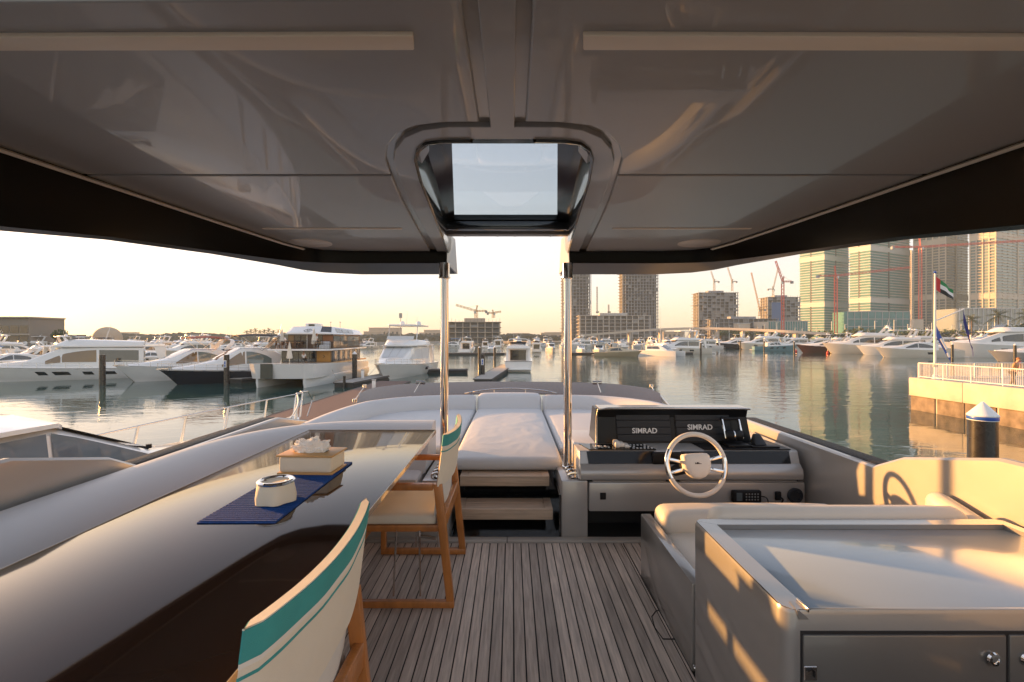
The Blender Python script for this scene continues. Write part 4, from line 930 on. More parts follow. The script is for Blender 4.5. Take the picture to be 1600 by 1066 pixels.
def on_cat(x, y, z):
    x = -x; a = -R(hd); return Vector((cat_o.location.x + x * math.cos(a) - y * math.sin(a), cat_o.location.y + x * math.sin(a) + y * math.cos(a), WL + z))
# closed parasols and furniture on the catamaran
par_m = mat('parasol_cloth', (.68, .62, .52), .8)
def parasol(label):
    o = empty('closed_parasol', (0, 0, 0), 0, label, 'parasol', 'closed parasols on the catamaran')
    MB().tube([(0, 0, 0), (0, 0, 2.3)], .03, 6).build('pole', chrome_b, o)
    rg = [[(r * (1 + .15 * math.cos(6 * a + r * 9)) * math.cos(a), r * (1 + .15 * math.cos(6 * a + r * 9)) * math.sin(a), z) for a in [2 * math.pi * j / 18 for j in range(18)]] for z, r in ((.55, .20), (.62, .30), (1.0, .25), (1.6, .17), (2.15, .09), (2.4, .02))]
    MB().loft(rg).build('folded_cloth', par_m, o, smooth=60); return o
pr0 = parasol('closed cream parasol standing on the bow of the catamaran'); pr0.location = on_cat(-.4, 6.6, 2.36)
pr1 = copy_tree(pr0); pr1['label'] = 'closed cream parasol on the upper terrace beside the dark doorway'; pr1.location = on_cat(1.35, 4.3, 3.92)
pr2 = copy_tree(pr0); pr2['label'] = 'closed cream parasol at the outer corner of the upper terrace'; pr2.location = on_cat(-3.1, 2.6, 3.92); pr2.scale = (1, 1, .95)
def terrace_set(label):
    o = empty('terrace_table', (0, 0, 0), 0, label, 'table', 'tables and chairs on the catamaran')
    MB().box(-.4, .4, -.4, .4, .70, .74).build('table_top', tan_gel, o); MB().tube([(0, 0, 0), (0, 0, .7)], .04, 6).build('leg', black_matt, o); return o
def terrace_chair():
    o = empty('terrace_chair', (0, 0, 0), 0, 'small brown dining chair on the upper terrace of the catamaran', 'chair', 'tables and chairs on the catamaran')
    m = mat('rattan', (.13, .07, .04), .7)
    MB().box(-.22, .22, -.22, .22, .42, .46).build('seat', m, o); MB().box(-.22, .22, -.22, -.18, .46, .86).build('backrest', m, o)
    for x in (-.2, .2):
        for y in (-.2, .2): MB().box(x - .02, x + .02, y - .02, y + .02, 0, .42).build('leg', m, o)
    return o
ts0, tc0 = terrace_set('small wooden dining table on the upper terrace of the catamaran'), terrace_chair()
for i, (x, y) in enumerate(((-2.6, 4.2), (-1.3, 4.2), (2.0, 4.3), (-2.5, 3.0), (-1.0, 3.1))):
    t = ts0 if i == 0 else copy_tree(ts0); t.location = on_cat(x, y, 3.92); t.rotation_euler.z = -R(hd)
    for j, (dx, dy, r) in enumerate(((.62, 0, 90), (-.62, 0, -90))):
        c = tc0 if i == j == 0 else copy_tree(tc0); c.location = on_cat(x + dx, y + dy, 3.92); c.rotation_euler.z = -R(hd) + R(r)
lf = empty('white_lounge_seat', on_cat(2.7, 4.55, 3.92), -R(hd), 'round white lounge seat behind the terrace railing', 'seat')
cushion('seat', -.55, .55, -.4, .4, 0, .45, white_vinyl, lf, r=.12, puff=.03, n=(8, 8, 4)); cushion('backrest', -.55, .55, -.4, -.15, .4, .85, white_vinyl, lf, r=.1, puff=.01, n=(8, 4, 4))

# ---- small far templates, all with hull / cabin / glass / arch
def far_boat(name, label, L, hullm, fly, bim=None, cat='yacht', grp=None, hard=False, topm=gel_white, domes=1, nwin=2):
    return motor_yacht(name, label, L=L, B=L * .285, F=.088 * L, hullm=hullm, topm=topm, fly=fly, hardtop=hard, bimini=bim, nwin=nwin, detail=False, group=grp, domes=domes, cat=cat)
G = 'yachts moored in the marina'
# middle row, seen between and right of the posts (px, py of the bow water line, heading, template)
tA = far_boat('moored_yacht', '', 14, gel_white, True, grp=G); tB = far_boat('moored_yacht', '', 13, gel_white, False, grp=G, bim=None); tC = far_boat('moored_yacht', '', 15, cream_gel, True, grp=G, hard=True)
tD = far_boat('moored_yacht', '', 13, gel_white, False, grp=G, bim=bluecanvas); tE = far_boat('moored_yacht', '', 14, gel_white, True, grp=G, bim=black_canvas)
used = set()
def put(t, px, py, head, label, sc=1.):
    o = t if t.name not in used else copy_tree(t); used.add(t.name)
    p = WAT(px, py); place(o, p.x, p.y, head, label, sc, G); return o
put(tE, 732, 551, 5, 'white yacht with dark canopy moored stern to us, just right of the left post', 1.15)
put(tB, 768, 551, 182, 'small white cruiser bow to us, left of the stern-on flybridge yacht', .95)
put(tC, 838, 550, 2, 'tall cream yacht moored behind the stern-on flybridge yacht', .9)
put(tE, 861, 549, 178, 'white yacht with black canopy left of the right post', .9)
put(tB, 908, 552, 185, 'white cruiser bow to us just right of the right post', .95)
put(tD, 936, 554, 190, 'broad white cruiser below the unfinished low building, bow to us', 1.1)
put(tA, 1040, 553, 160, 'white yacht with grey awning below the unfinished slim tower', 1.0)
put(tC, 1063, 553, 255, 'large cream yacht with flared bow left of the bridge end', 1.35)
put(tE, 1100, 545, 262, 'white yacht with dark canopy behind the large cream yacht', 1.25)
put(tB, 885, 549, 180, 'white cruiser half hidden behind the right post', .9)
# a tan wooden dhow-like boat and a small white catamaran
wd = far_boat('wooden_boat', 'tan covered wooden boat between broad white cruiser and small catamaran', 13, mat('ochre_hull', (.42, .34, .22), .5), False, grp=G, topm=mat('beige_cover', (.55, .47, .34), .8), cat='boat', nwin=0, domes=0); p = WAT(966, 557); place(wd, p.x, p.y, 110)
cb = empty('sailing_catamaran', (0, 0, 0), 0, 'small white catamaran with two hulls and dark awning, right of the wooden boat', 'catamaran', G)
for sd in (-1, 1): MB().loft([[(sd * 2.4 - b, y, 1.5), (sd * 2.4 - b * .7, y, -.3), (sd * 2.4 + b * .7, y, -.3), (sd * 2.4 + b, y, 1.5 + .0)] for y, b in ((-6, .8), (0, .85), (4, .7), (6, .15))]).build('float_hull', gel_white, cb, smooth=30)
MB().box(-2.6, 2.6, -5.5, 3.0, 1.0, 1.55).build('bridge_deck', gel_white, cb)
k_ = Cabin([(-4, 2.2, 1.9, 1.5, 3.0), (.5, 2.2, 1.8, 1.5, 3.1), (2.8, 1.9, 1.5, 1.5, 1.7)]); k_.build('cabin', gel_white, cb); k_.screen(.5, 2.8, dglass, cb)
for sd in (-1, 1): k_.window(-3.6, .6, .3, .8, sd, dglass, cb)
MB().box(-2.1, 2.1, -5.6, -1.5, 3.6, 3.7).build('awning', grey_gel, cb); MB().tube([(0, -.5, 3), (0, -.5, 14)], .06, 5).build('mast', gel_white, cb)
p = WAT(1034, 556); place(cb, p.x, p.y, 140)
# right-hand row of large yachts
def big(name, label, px, py, head, L, hullm=gel_white, **kw):
    o = motor_yacht(name, label, L=L, B=L * .23, F=L * .10, hullm=hullm, detail=False, group=G, **kw); p = WAT(px, py); place(o, p.x, p.y, head); return o
big('moored_yacht', 'dark bowed sleek yacht left of the beige hulled ones on the far quay', 1152, 545, -80, 20, hullm=navy_gel, fly=False, nwin=0)
big('moored_yacht', 'long beige yacht behind pilings below the bridge', 1192, 546, -78, 22, hullm=cream_gel, nwin=3)
big('turquoise_boat', 'turquoise hulled boat with grey canopy below the red crane', 1212, 548, 100, 17, hullm=teal_gel, fly=False, bimini=grey_gel, nwin=3)
big('moored_yacht', 'maroon and navy hulled yacht with dark canopy, bow to the left, by the red buoy', 1296, 552, -70, 20, hullm=brown_gel, fly=False, bimini=black_canvas, nwin=0)
big('moored_yacht', 'big white flybridge yacht with grey hull below the second glass tower', 1352, 553, -74, 25, hullm=cream_gel, hardtop=False, nwin=2)
big('moored_yacht', 'white yacht with hardtop right of the big grey hulled yacht', 1398, 555, -72, 20, hardtop=True, nwin=1)
big('moored_yacht', 'low grey hulled yacht with raked white cabin, left of the flagpole', 1432, 559, -76, 19, hullm=cream_gel, fly=False, nwin=1)
big('moored_yacht', 'cream yacht directly behind the blue flag at the pier', 1500, 558, -76, 20, hullm=cream_gel, fly=False, nwin=1)
big('moored_yacht', 'very large white superyacht with black window band behind the pier', 1575, 559, -74, 29, hullm=gel_white, hardtop=False, nwin=2, domes=2)
big('moored_yacht', 'dark grey sport yacht above the walking person at the right edge', 1622, 566, -70, 17, hullm=grey_gel, fly=False, nwin=0)
# rows behind: alike, countable, told apart by nothing
random.seed(21)
T = [tA, tB, tC, tD, tE]
LOOK = {id(tA): 'white flybridge yacht', id(tB): 'low white cruiser', id(tC): 'cream yacht with hardtop', id(tD): 'white cruiser with blue canopy', id(tE): 'white yacht with black canopy'}
def row(py, x0, x1, n, heads, jit, where, sizes, pool=T, skip=None, pyf=None):
    k = 0
    for i in range(n):
        px = lerp(x0, x1, (i + random.uniform(.2, .8)) / n); t = random.choice(pool); hd_ = random.choice(heads) + random.uniform(-jit, jit); dy = random.uniform(-.5, .5); sc = random.uniform(*sizes)
        if skip and skip(px): continue
        put(t, px, (pyf(px) if pyf else py) + dy, hd_, '%s, %s from left in %s' % (LOOK[id(t)], ORD[k], where), sc); k += 1
M4 = (0, 180, 178, 3, 90, -90)
row(543, 700, 1110, 17, M4, 6, 'the third middle marina row', (.9, 1.25)); row(539, 695, 1130, 18, M4, 6, 'the fourth middle marina row', (.9, 1.25)); row(536, 690, 1240, 22, M4, 6, 'the last middle marina row', (.9, 1.25))
L4 = (-150, 210, 30, 200)
row(577, -90, 40, 2, L4, 8, 'the near left edge pair', (.85, 1.1)); row(566, -40, 400, 7, L4, 8, 'the row behind the long white yacht', (.85, 1.1), skip=lambda px: px > 330)
for py, x0, x1, n, w_ in ((557, -60, 420, 9, 'the second'), (550, -60, 560, 13, 'the third'), (545, -40, 690, 15, 'the fourth'), (541, 0, 690, 15, 'the last')): row(py, x0, x1, n, L4, 8, w_ + ' left marina row', (.85, 1.1))
row(0, 1130, 1640, 16, (-75,), 8, 'the row behind the large right yachts', (1.2, 1.6), pool=(tA, tC, tE), pyf=lambda px: lerp(541, 549, (px - 1130) / 500))

# ---- neighbouring yacht alongside, left foreground
NY = empty('neighbouring_yacht', (-6.6, 6.6, WL), 0, 'white yacht moored alongside on the left, windscreen and bow rail in view', 'yacht')
nh = Hull(16.6, 4.5, 2.3, rake=1.7, sheer=.2)
nh.build(gel_white, NY)
ts = [i / 16 for i in range(17)]
MB().loft([[(-nh.bd(t) + .02, -8.3 + 16.6 * t, nh.zs(t) - .02), (0, -8.3 + 16.6 * t, nh.zs(t) + .10), (nh.bd(t) - .02, -8.3 + 16.6 * t, nh.zs(t) - .02), (nh.bd(t) - .02, -8.3 + 16.6 * t, nh.zs(t) - .12), (-nh.bd(t) + .02, -8.3 + 16.6 * t, nh.zs(t) - .12)] for t in ts]).build('deck', gel_white, NY, smooth=40)
nc = Cabin([(-8, 1.55, 1.36, 2.3, 4.15), (-3, 1.55, 1.36, 2.3, 4.22), (-1.05, 1.52, 1.30, 2.4, 4.2), (.75, 1.42, 1.22, 2.5, 3.5), (3.2, 1.1, .9, 2.55, 2.98), (5.6, .5, .4, 2.6, 2.82)])
nc.build('cabin', gel_white, NY)
grey_glass = mat('windscreen_glass', (.13, .165, .20), .07, coat=.5)
nc.screen(-1.0, .72, grey_glass, NY, w=.95, panes=2)
for sd in (-1, 1):
    nc.window(-1.08, .62, .14, .95, sd, grey_glass, NY, slope=(0, .05)); nc.window(-3.2, -1.14, .14, .95, sd, grey_glass, NY); nc.window(-7.5, -3.35, .30, .88, sd, grey_glass, NY)
MB().loft([[(-w_, y_, z_), (-w_ * .6, y_, z_ + .10), (0, y_, z_ + .14), (w_ * .6, y_, z_ + .10), (w_, y_, z_), (w_, y_, z_ - .05), (-w_, y_, z_ - .05)] for y_, w_, z_ in ((-8, 1.42, 4.17), (-3, 1.44, 4.24), (-1.6, 1.42, 4.235), (-1.0, 1.34, 4.21), (-.8, 1.2, 4.15))]).build('roof_shell', gel_white, NY, smooth=40)
for a, b, c in (((.25, .85, 3.50), (-.25, .35, 3.74), (-.65, .1, 3.86)), ((1.0, .85, 3.50), (.6, .4, 3.72), (.2, .15, 3.84))):
    MB().tube([a, b], .022, 6).tube([Vector(b) + Vector((.3, -.1, .03)), Vector(c)], .014, 5).lathe(a, [(0, 0), (.04, 0), (.04, .06), (0, .06)], 8).build('wiper', plastic_b, NY)
mb = MB()
for sd in (-1, 1):
    P = []
    for i in range(13):
        t = lerp(.60, 1.0, i / 12); x, y, z = nh.pt(t, 1, sd, -.12); q_ = Vector((x * .985, y + .12, z + .72)); P.append(q_)
        if i % 2 == 0: mb.tube([(x, y - .05, z), q_], .014, 6).tube([(x, y - .13, z), q_ - Vector((0, .05, .0))], .014, 6)
    mb.tube(P + [Vector((sd * .12, 8.75, 2.76 + .74))], .018, 6)
mb.tube([(-.12, 8.75, 3.5), (.12, 8.75, 3.5)], .018, 6).tube([(.12, 8.75, 3.5), (.18, 8.95, 3.2), (.2, 8.5, 2.75)], .016, 6).tube([(-.12, 8.75, 3.5), (-.18, 8.95, 3.2), (-.2, 8.5, 2.75)], .016, 6)
mb.build('bow_rail', chrome_b, NY, smooth=60)
rp = [(1.15 + .13 * math.cos(i * .9) , 4.95 + .16 * math.sin(i * .9), 2.78 + .012 * i) for i in range(22)]
tag(MB().tube(polyline([(NY.location.x - 1.0 + x, NY.location.y + .1 + y, WL + z - .03) for x, y, z in rp], 2), .022, 6).build('coiled_rope', mat('rope', (.35, .25, .15), .9), None, smooth=60), 'coiled tan rope lying on the foredeck of the neighbouring yacht', 'rope')
# ================================================================== docks and pilings
def dock(label, p0, p1, w, m, z=WL + .55, th=.55):
    p0, p1 = Vector(p0), Vector(p1); d = (p1 - p0).normalized(); n = Vector((-d.y, d.x)) * w / 2; L = (p1 - p0).length
    o = empty('floating_dock', (p0.x, p0.y, z), math.atan2(d.y, d.x), label, 'dock')
    MB().box(0, L, -w / 2, w / 2, -.06, 0).build('walkway', m, o); MB().box(.05, L - .05, -w / 2 + .06, w / 2 - .06, -th - .3, -.061).build('float', mat('dock_float', (.06, .055, .05), .8), o)
    for s in (-1, 1): MB().box(-.02, L + .02, s * (w / 2 + .031) - .03, s * (w / 2 + .031) + .03, -.18, .02).build('fender_strip', mat('dock_edge', (.10, .09, .085), .7), o)
    return o
grey_deck = mat('dock_grey', (.34, .32, .29), .8, var=.15, vs=3, stretch=(6, .4, 1))
dock('brown boarded floating dock ahead on the left, beside the catamaran', (-13.0, 14), (-12.6, 52), 3.3, boards_m)
a = WAT(757, 592, WL + .55); dock('narrow grey finger dock between the posts ending at a dark piling', (a.x - .2, a.y), (a.x + 2.4, a.y + 30), 2.1, grey_deck)
a = WAT(690, 577, WL + .55); dock('low dark dock beside the left post across the water', (-13.2, a.y), (-6.6, a.y), 1.6, mat('dock_dark', (.16, .15, .14), .8))
a = WAT(160, 592); dock('grey dock behind the black piling on the left', (-64, 74), (-37.5, 61.5), 1.8, grey_deck)
dock('grey finger dock beside the navy yacht', (-31.5, 55), (-24.8, 77), 1.8, grey_deck)
dock('grey dock right of the catamaran by a white capped piling', (-17.6, 50.5), (-13.8, 78), 2.2, grey_deck)
for k, (x0, y0_, x1, y1) in enumerate(((-22, 148, -1, 150), (16, 150, 58, 156))):
    dock(('long grey dock behind the yachts seen between the posts', 'long grey dock behind the moored boats right of the right post')[k], (x0, y0_), (x1, y1), 2.0, grey_deck)
white_cap = mat('cap_white', (.76, .75, .72), .45, var=.04, vs=5); blue_band = mat('band_blue', (.02, .09, .42), .4)
def piling(label, x, y, r, top, cap='cone', group=None, band=True):
    o = empty('mooring_pile', (x, y, WL), 0, label, 'pile', group)
    h = top - WL; ch = r * 1.2 if cap == 'cone' else .25 * r
    MB().lathe((0, 0, 0), [(r, -3), (r, h - ch - r * .12), (0, h - ch - r * .12)], 24).build('shaft', pile_m, o, smooth=40)
    if cap == 'cone':
        MB().lathe((0, 0, h - ch), [(r * 1.06, 0), (r * 1.07, .02), (r * .09, ch), (0, ch + .01)], 28).build('cone_cap', white_cap, o, smooth=40)
        if band: MB().lathe((0, 0, h - ch), [(r * 1.03, -r * .30), (r * 1.045, -r * .28), (r * 1.045, -.02), (r * 1.03, -.004)], 28).build('blue_band', blue_band, o, smooth=40)
        if band: MB().lathe((0, 0, h - ch), [(r * 1.02, -r * .36), (r * 1.035, -r * .36), (r * 1.035, -r * .305), (r * 1.02, -r * .305)], 28).build('white_band', white_cap, o, smooth=40)
    return o
p = W(1535.5, 628, 10.4); piling('thick black mooring pile with white cone cap and blue band beyond the right bulwark', p.x, p.y, .25, p.z)
GP = 'black mooring piles'
def pil(px, py, ptop, r, label, cap='cone', plate_=False):
    p = WAT(px, py); z = W(px, ptop, p.y).z; o = piling(label, p.x, p.y, r, z, cap, GP, band=False)
    if plate_:
        pl = rbox('number_plate', -.16, .16, -r - .03, -r - .005, z - WL - 1.5, z - WL - .7, white_cap, o, .01); MB().box(-.07, .07, -r - .034, -r - .031, z - WL - 1.15, z - WL - .80).box(-.07, .07, -r - .034, -r - .031, z - WL - 1.4, z - WL - 1.2).build('plate_marks', blue_band, pl)
    return o
pil(160, 601, 553, .30, 'black pile in front of the long white yacht on the left', 'flat'); pil(354, 602, 553, .28, 'black pile in front of the navy yacht', 'flat', True)
pil(554, 597, 549, .28, 'black pile with white cone right of the catamaran'); pil(538, 606, 587, .14, 'short thin black pile at the corner of the brown dock', 'flat')
pil(754, 592, 552, .30, 'dark pile with white number plate at the end of the finger dock', 'flat', True)
for px, py, pt, lb in ((749, 568, 541, 'thin dark pile left of the numbered pile'), (773, 563, 541, 'thin dark pile right of the numbered pile'), (955, 556, 536, 'dark pile in front of the tan wooden boat'), (1024, 556, 538, 'dark pile in front of the small catamaran'), (1095, 557, 534, 'dark pile at the bow of the large cream yacht'), (1157, 549, 531, 'dark pile in front of the long beige yacht'), (1194, 549, 532, 'dark pile left of the turquoise boat'), (1241, 551, 533, 'dark pile right of the turquoise boat'), (1488, 566, 536, 'dark pile beside the drooping blue flag'), (1586, 569, 537, 'dark pile right of the superyacht near the right edge')):
    p_ = pil(px, py, pt, .26, lb)
def buoy(px, py, lb, r=.4):
    p = WAT(px, py); o = empty('mooring_buoy', (p.x, p.y, WL), 0, lb, 'buoy', 'red buoys'); MB().lathe((0, 0, 0), [(.05, -.3), (r * .8, -.1), (r, .25), (r * .75, .6), (.12, .8), (.06, 1.0), (0, 1.0)], 14).build('float', mat('buoy_red', (.62, .06, .03), .5), o, smooth=50); MB().tube([(0, 0, .95), (0, 0, 1.2)], .04, 6).build('ring', chrome_b, o)
for px, py, lb in ((1244, 550, 'red buoy right of the turquoise boat'), (1293, 553, 'red buoy at the bow of the big white flybridge yacht'), (1592, 570, 'red buoy at the right edge beyond the pier')): buoy(px, py, lb)
def pedestal(x, y, z, lb):
    o = empty('dock_pedestal', (x, y, z), 0, lb, 'power pedestal', 'white dock pedestals'); MB().box(-.14, .14, -.12, .12, 0, .95).build('body', gel_white, o, bevel=.02); MB().box(-.17, .17, -.15, .15, .95, 1.05).build('cap', grey_gel, o, bevel=.02)
pedestal(-12.0, 42, WL + .55, 'white power pedestal on the brown boarded dock'); pedestal(-27.6, 67, WL + .55, 'white power pedestal beside the navy yacht'); pedestal(-17.0, 55, WL + .55, 'white power pedestal by the white capped piling')

rope_m = mat('mooring_rope', (.42, .38, .32), .9)
for lb, a, b in (('mooring line from the bow of the navy yacht to the water edge', (-37.6, 53.6, WL + 1.7), (-33.2, 57.5, WL + .6)), ('mooring line from the bow of the sport cruiser to the dock', (-45.3, 56.2, WL + 1.8), (-47.6, 64.5, WL + .6)), ('mooring line from the catamaran side to the short pile', (-20.3, 54.5, WL + 1.6), (-17.8, 50.6, WL + .9)), ('mooring line from the white flybridge yacht to the dock beside it', (-16.2, 58.4, WL + 2.0), (-17.0, 52.4, WL + .6))):
    a, b = Vector(a), Vector(b); tag(MB().tube([a.lerp(b, t / 8) - Vector((0, 0, .5 * math.sin(math.pi * t / 8))) for t in range(9)], .022, 5).build('mooring_line', rope_m), lb, 'rope', 'mooring lines')
# ================================================================== stone pier on the right
PX, PY = 28.9, 35.2
pt_ = WL + 2.32
PI = empty('stone_pier', (PX, PY, WL), 0, 'pale concrete pier on the right with stained wall above the water', 'pier')
wallm = mat('pier_concrete', (.50, .45, .37), .8, var=.14, vs=1.2, bump=.4, bs=6)
stain = mat('pier_stained', (.17, .135, .10), .85, var=.5, vs=1.8, bump=.8, bs=5)
i = 0; y = 0.
while y > -36:
    ln = 4.2
    MB().box(0, .55, y - ln + .012, y, 1.02, 2.32).build('coping_block', wallm, PI, bevel=.05)
    MB().box(.12, .55, y - ln * .48, y - .02, -2, 1.0).build('wall_panel', stain, PI, bevel=.04); MB().box(.12, .55, y - ln + .02, y - ln * .52, -2, 1.0).build('wall_panel', stain, PI, bevel=.04)
    y -= ln; i += 1
for k in range(9):
    MB().box(.56 + k * 4.2, .56 + (k + 1) * 4.2 - .02, -.55, 0, 1.02, 2.32).build('coping_block', wallm, PI, bevel=.05); MB().box(.56 + k * 4.2, .56 + (k + 1) * 4.2 - .03, -.55, -.10, -2, 1.0).build('wall_panel', stain, PI, bevel=.04)
MB().box(.2, 60, -36, -.3, -2, 2.25).build('pier_deck', mat('pier_paving', (.46, .42, .36), .8, var=.1, vs=1.5), PI)
RL = empty('pier_railing', (PX + .42, PY - .35, pt_), 0, 'white metal railing with mesh along the edge of the pier', 'railing')
railm = mat('railing_white', (.76, .74, .70), .4); mesh_m = MB()
def run(a, b):
    a, b = Vector(a), Vector(b); L = (b - a).length; n = max(1, round(L / 2.05)); d = (b - a) / n
    for k in range(n + 1):
        q_ = a + d * k; MB().bar((q_.x, q_.y, 0), (q_.x, q_.y, 1.05), .06, .045).build('rail_post', railm, RL)
    MB().bar((a.x, a.y, 1.07), (b.x, b.y, 1.07), .07, .045).build('top_rail', railm, RL); MB().bar((a.x, a.y, .10), (b.x, b.y, .10), .045, .04).build('bottom_rail', railm, RL)
    m = int(L / .11)
    for k in range(m): q_ = a + (b - a) * (k + .5) / m; mesh_m.bar((q_.x, q_.y, .11), (q_.x, q_.y, 1.05), .012, .012)
run((0, 0, 0), (0, -30, 0)); run((.1, .03, 0), (26, .03, 0))
tag(mesh_m.build('rail_wires', railm, RL), kind='stuff')
# flag pole with gaff
FP = empty('flag_pole', (PX + .95, PY - 1.1, pt_ - .08), 0, 'white flagpole with slanting gaff on the corner of the pier', 'flagpole')
MB().tube([(0, 0, 0), (0, 0, 4.2), (0, 0, 7.5)], [.085, .075, .05], 12).build('pole', railm, FP, smooth=50); MB().lathe((0, 0, 7.5), [(.05, 0), (.09, .04), (.09, .12), (0, .18)], 12).build('truck', blue_band, FP, smooth=50)
MB().lathe((0, 0, 0), [(.28, 0), (.28, .04), (.14, .10), (.12, .35), (.09, .36)], 16).build('foot', railm, FP, smooth=40)
MB().tube([(0, 0, 4.15), (2.05, 0, 5.0)], .045, 8).build('gaff', railm, FP, smooth=50); MB().box(-.12, .12, -.1, .1, .9, 1.2).build('cleat_box', grey_gel, FP)
def flag(name, label, x, z, w, h, stripes, droop, ang):
    """stripes: list of (u0,u1,v0,v1,material); u along the fly, v up the hoist"""
    o = empty(name, (FP.location.x + x, FP.location.y, FP.location.z + z), 0, label, 'flag')
    def S(u, v):
        d = u * w; dx = d * math.cos(R(ang)) ; dz = -d * math.sin(R(ang)); y = .09 * math.sin(u * 7 + v * 2.2) * u + .05 * math.sin(u * 13 - v * 3) * u
        return Vector((dx + droop * v * h * .0 + .12 * h * (1 - v) * u, y, dz + (v - 1) * h * (1 - .15 * u)))
    for nm, u0, u1, v0, v1, m in stripes:
        nu, nv = max(2, int(14 * (u1 - u0))), max(2, int(8 * (v1 - v0))); vs, fs = [], []
        for a in range(nu + 1):
            for b in range(nv + 1): vs.append(S(lerp(u0, u1, a / nu), lerp(v0, v1, b / nv)))
        for a in range(nu):
            for b in range(nv): k = a * (nv + 1) + b; fs.append((k, k + 1, k + nv + 2, k + nv + 1))
        obj(nm, vs, fs, m, o, 60)
    return o, S
fr_, fg_, fw_, fb_ = (mat('flag_red', (.50, .03, .03), .7), mat('flag_green', (.02, .22, .07), .7), mat('flag_white', (.76, .75, .73), .7), mat('flag_black', (.02, .02, .02), .7))
flag('national_flag', 'red, green, white and black flag flying at the top of the pole', .06, 7.3, 1.55, .95, [('red_band', 0, .26, 0, 1, fr_), ('green_stripe', .26, 1, .667, 1, fg_), ('white_stripe', .26, 1, .333, .667, fw_), ('black_stripe', .26, 1, 0, .333, fb_)], 0, 38)
bl = mat('flag_blue', (.018, .022, .16), .7); bl2 = mat('flag_midblue', (.05, .10, .36), .7)
o, S = flag('blue_flag', 'dark blue flag hanging from the end of the gaff', 2.0, 4.9, 2.7, .85, [('cloth', 0, 1, 0, 1, bl)], 0, 76)
MB().bar(S(.52, .45) + Vector((0, -.06, 0)), S(.60, .62) + Vector((0, -.06, 0)), .05, .10).bar(S(.55, .62) + Vector((0, -.06, 0)), S(.60, .40) + Vector((0, -.06, 0)), .05, .07).build('white_emblem', fw_, o)
o, S = flag('blue_flag', 'mid blue flag with white marks hanging against the flagpole', .08, 3.85, 2.5, .75, [('cloth', 0, 1, 0, 1, bl2)], 0, 66)
MB().bar(S(.25, .5) + Vector((0, -.08, 0)), S(.60, .55) + Vector((0, -.08, 0)), .03, .12).bar(S(.68, .4) + Vector((0, -.08, 0)), S(.85, .5) + Vector((0, -.08, 0)), .03, .16).build('white_emblem', fw_, o)

# ================================================================== people
skin_m = mat('skin', (.45, .26, .17), .55)
def skin_chain(name, joints, edges, root, m, parent):
    me = bpy.data.meshes.new(name); me.from_pydata([j[0] for j in joints], edges, []); o = bpy.data.objects.new(name, me); col.objects.link(o)
    md = o.modifiers.new('skin', 'SKIN'); md.use_smooth_shade = True
    if not me.skin_vertices: 
        bm = bmesh.new(); bm.from_mesh(me); bm.verts.layers.skin.verify(); bm.to_mesh(me); bm.free()
    for i, j in enumerate(joints):
        me.skin_vertices[0].data[i].radius = (j[1], j[1] if len(j) < 3 else j[2]); me.skin_vertices[0].data[i].use_root = (i == root)
    sb = o.modifiers.new('sub', 'SUBSURF'); sb.levels = 2; sb.render_levels = 2
    bpy.context.view_layer.update(); em = bpy.data.meshes.new_from_object(o.evaluated_get(bpy.context.evaluated_depsgraph_get()))
    bpy.data.objects.remove(o); em.materials.clear(); em.materials.append(m); em.polygons.foreach_set('use_smooth', [True] * len(em.polygons))
    r = bpy.data.objects.new(name, em); col.objects.link(r); r.parent = parent; return r
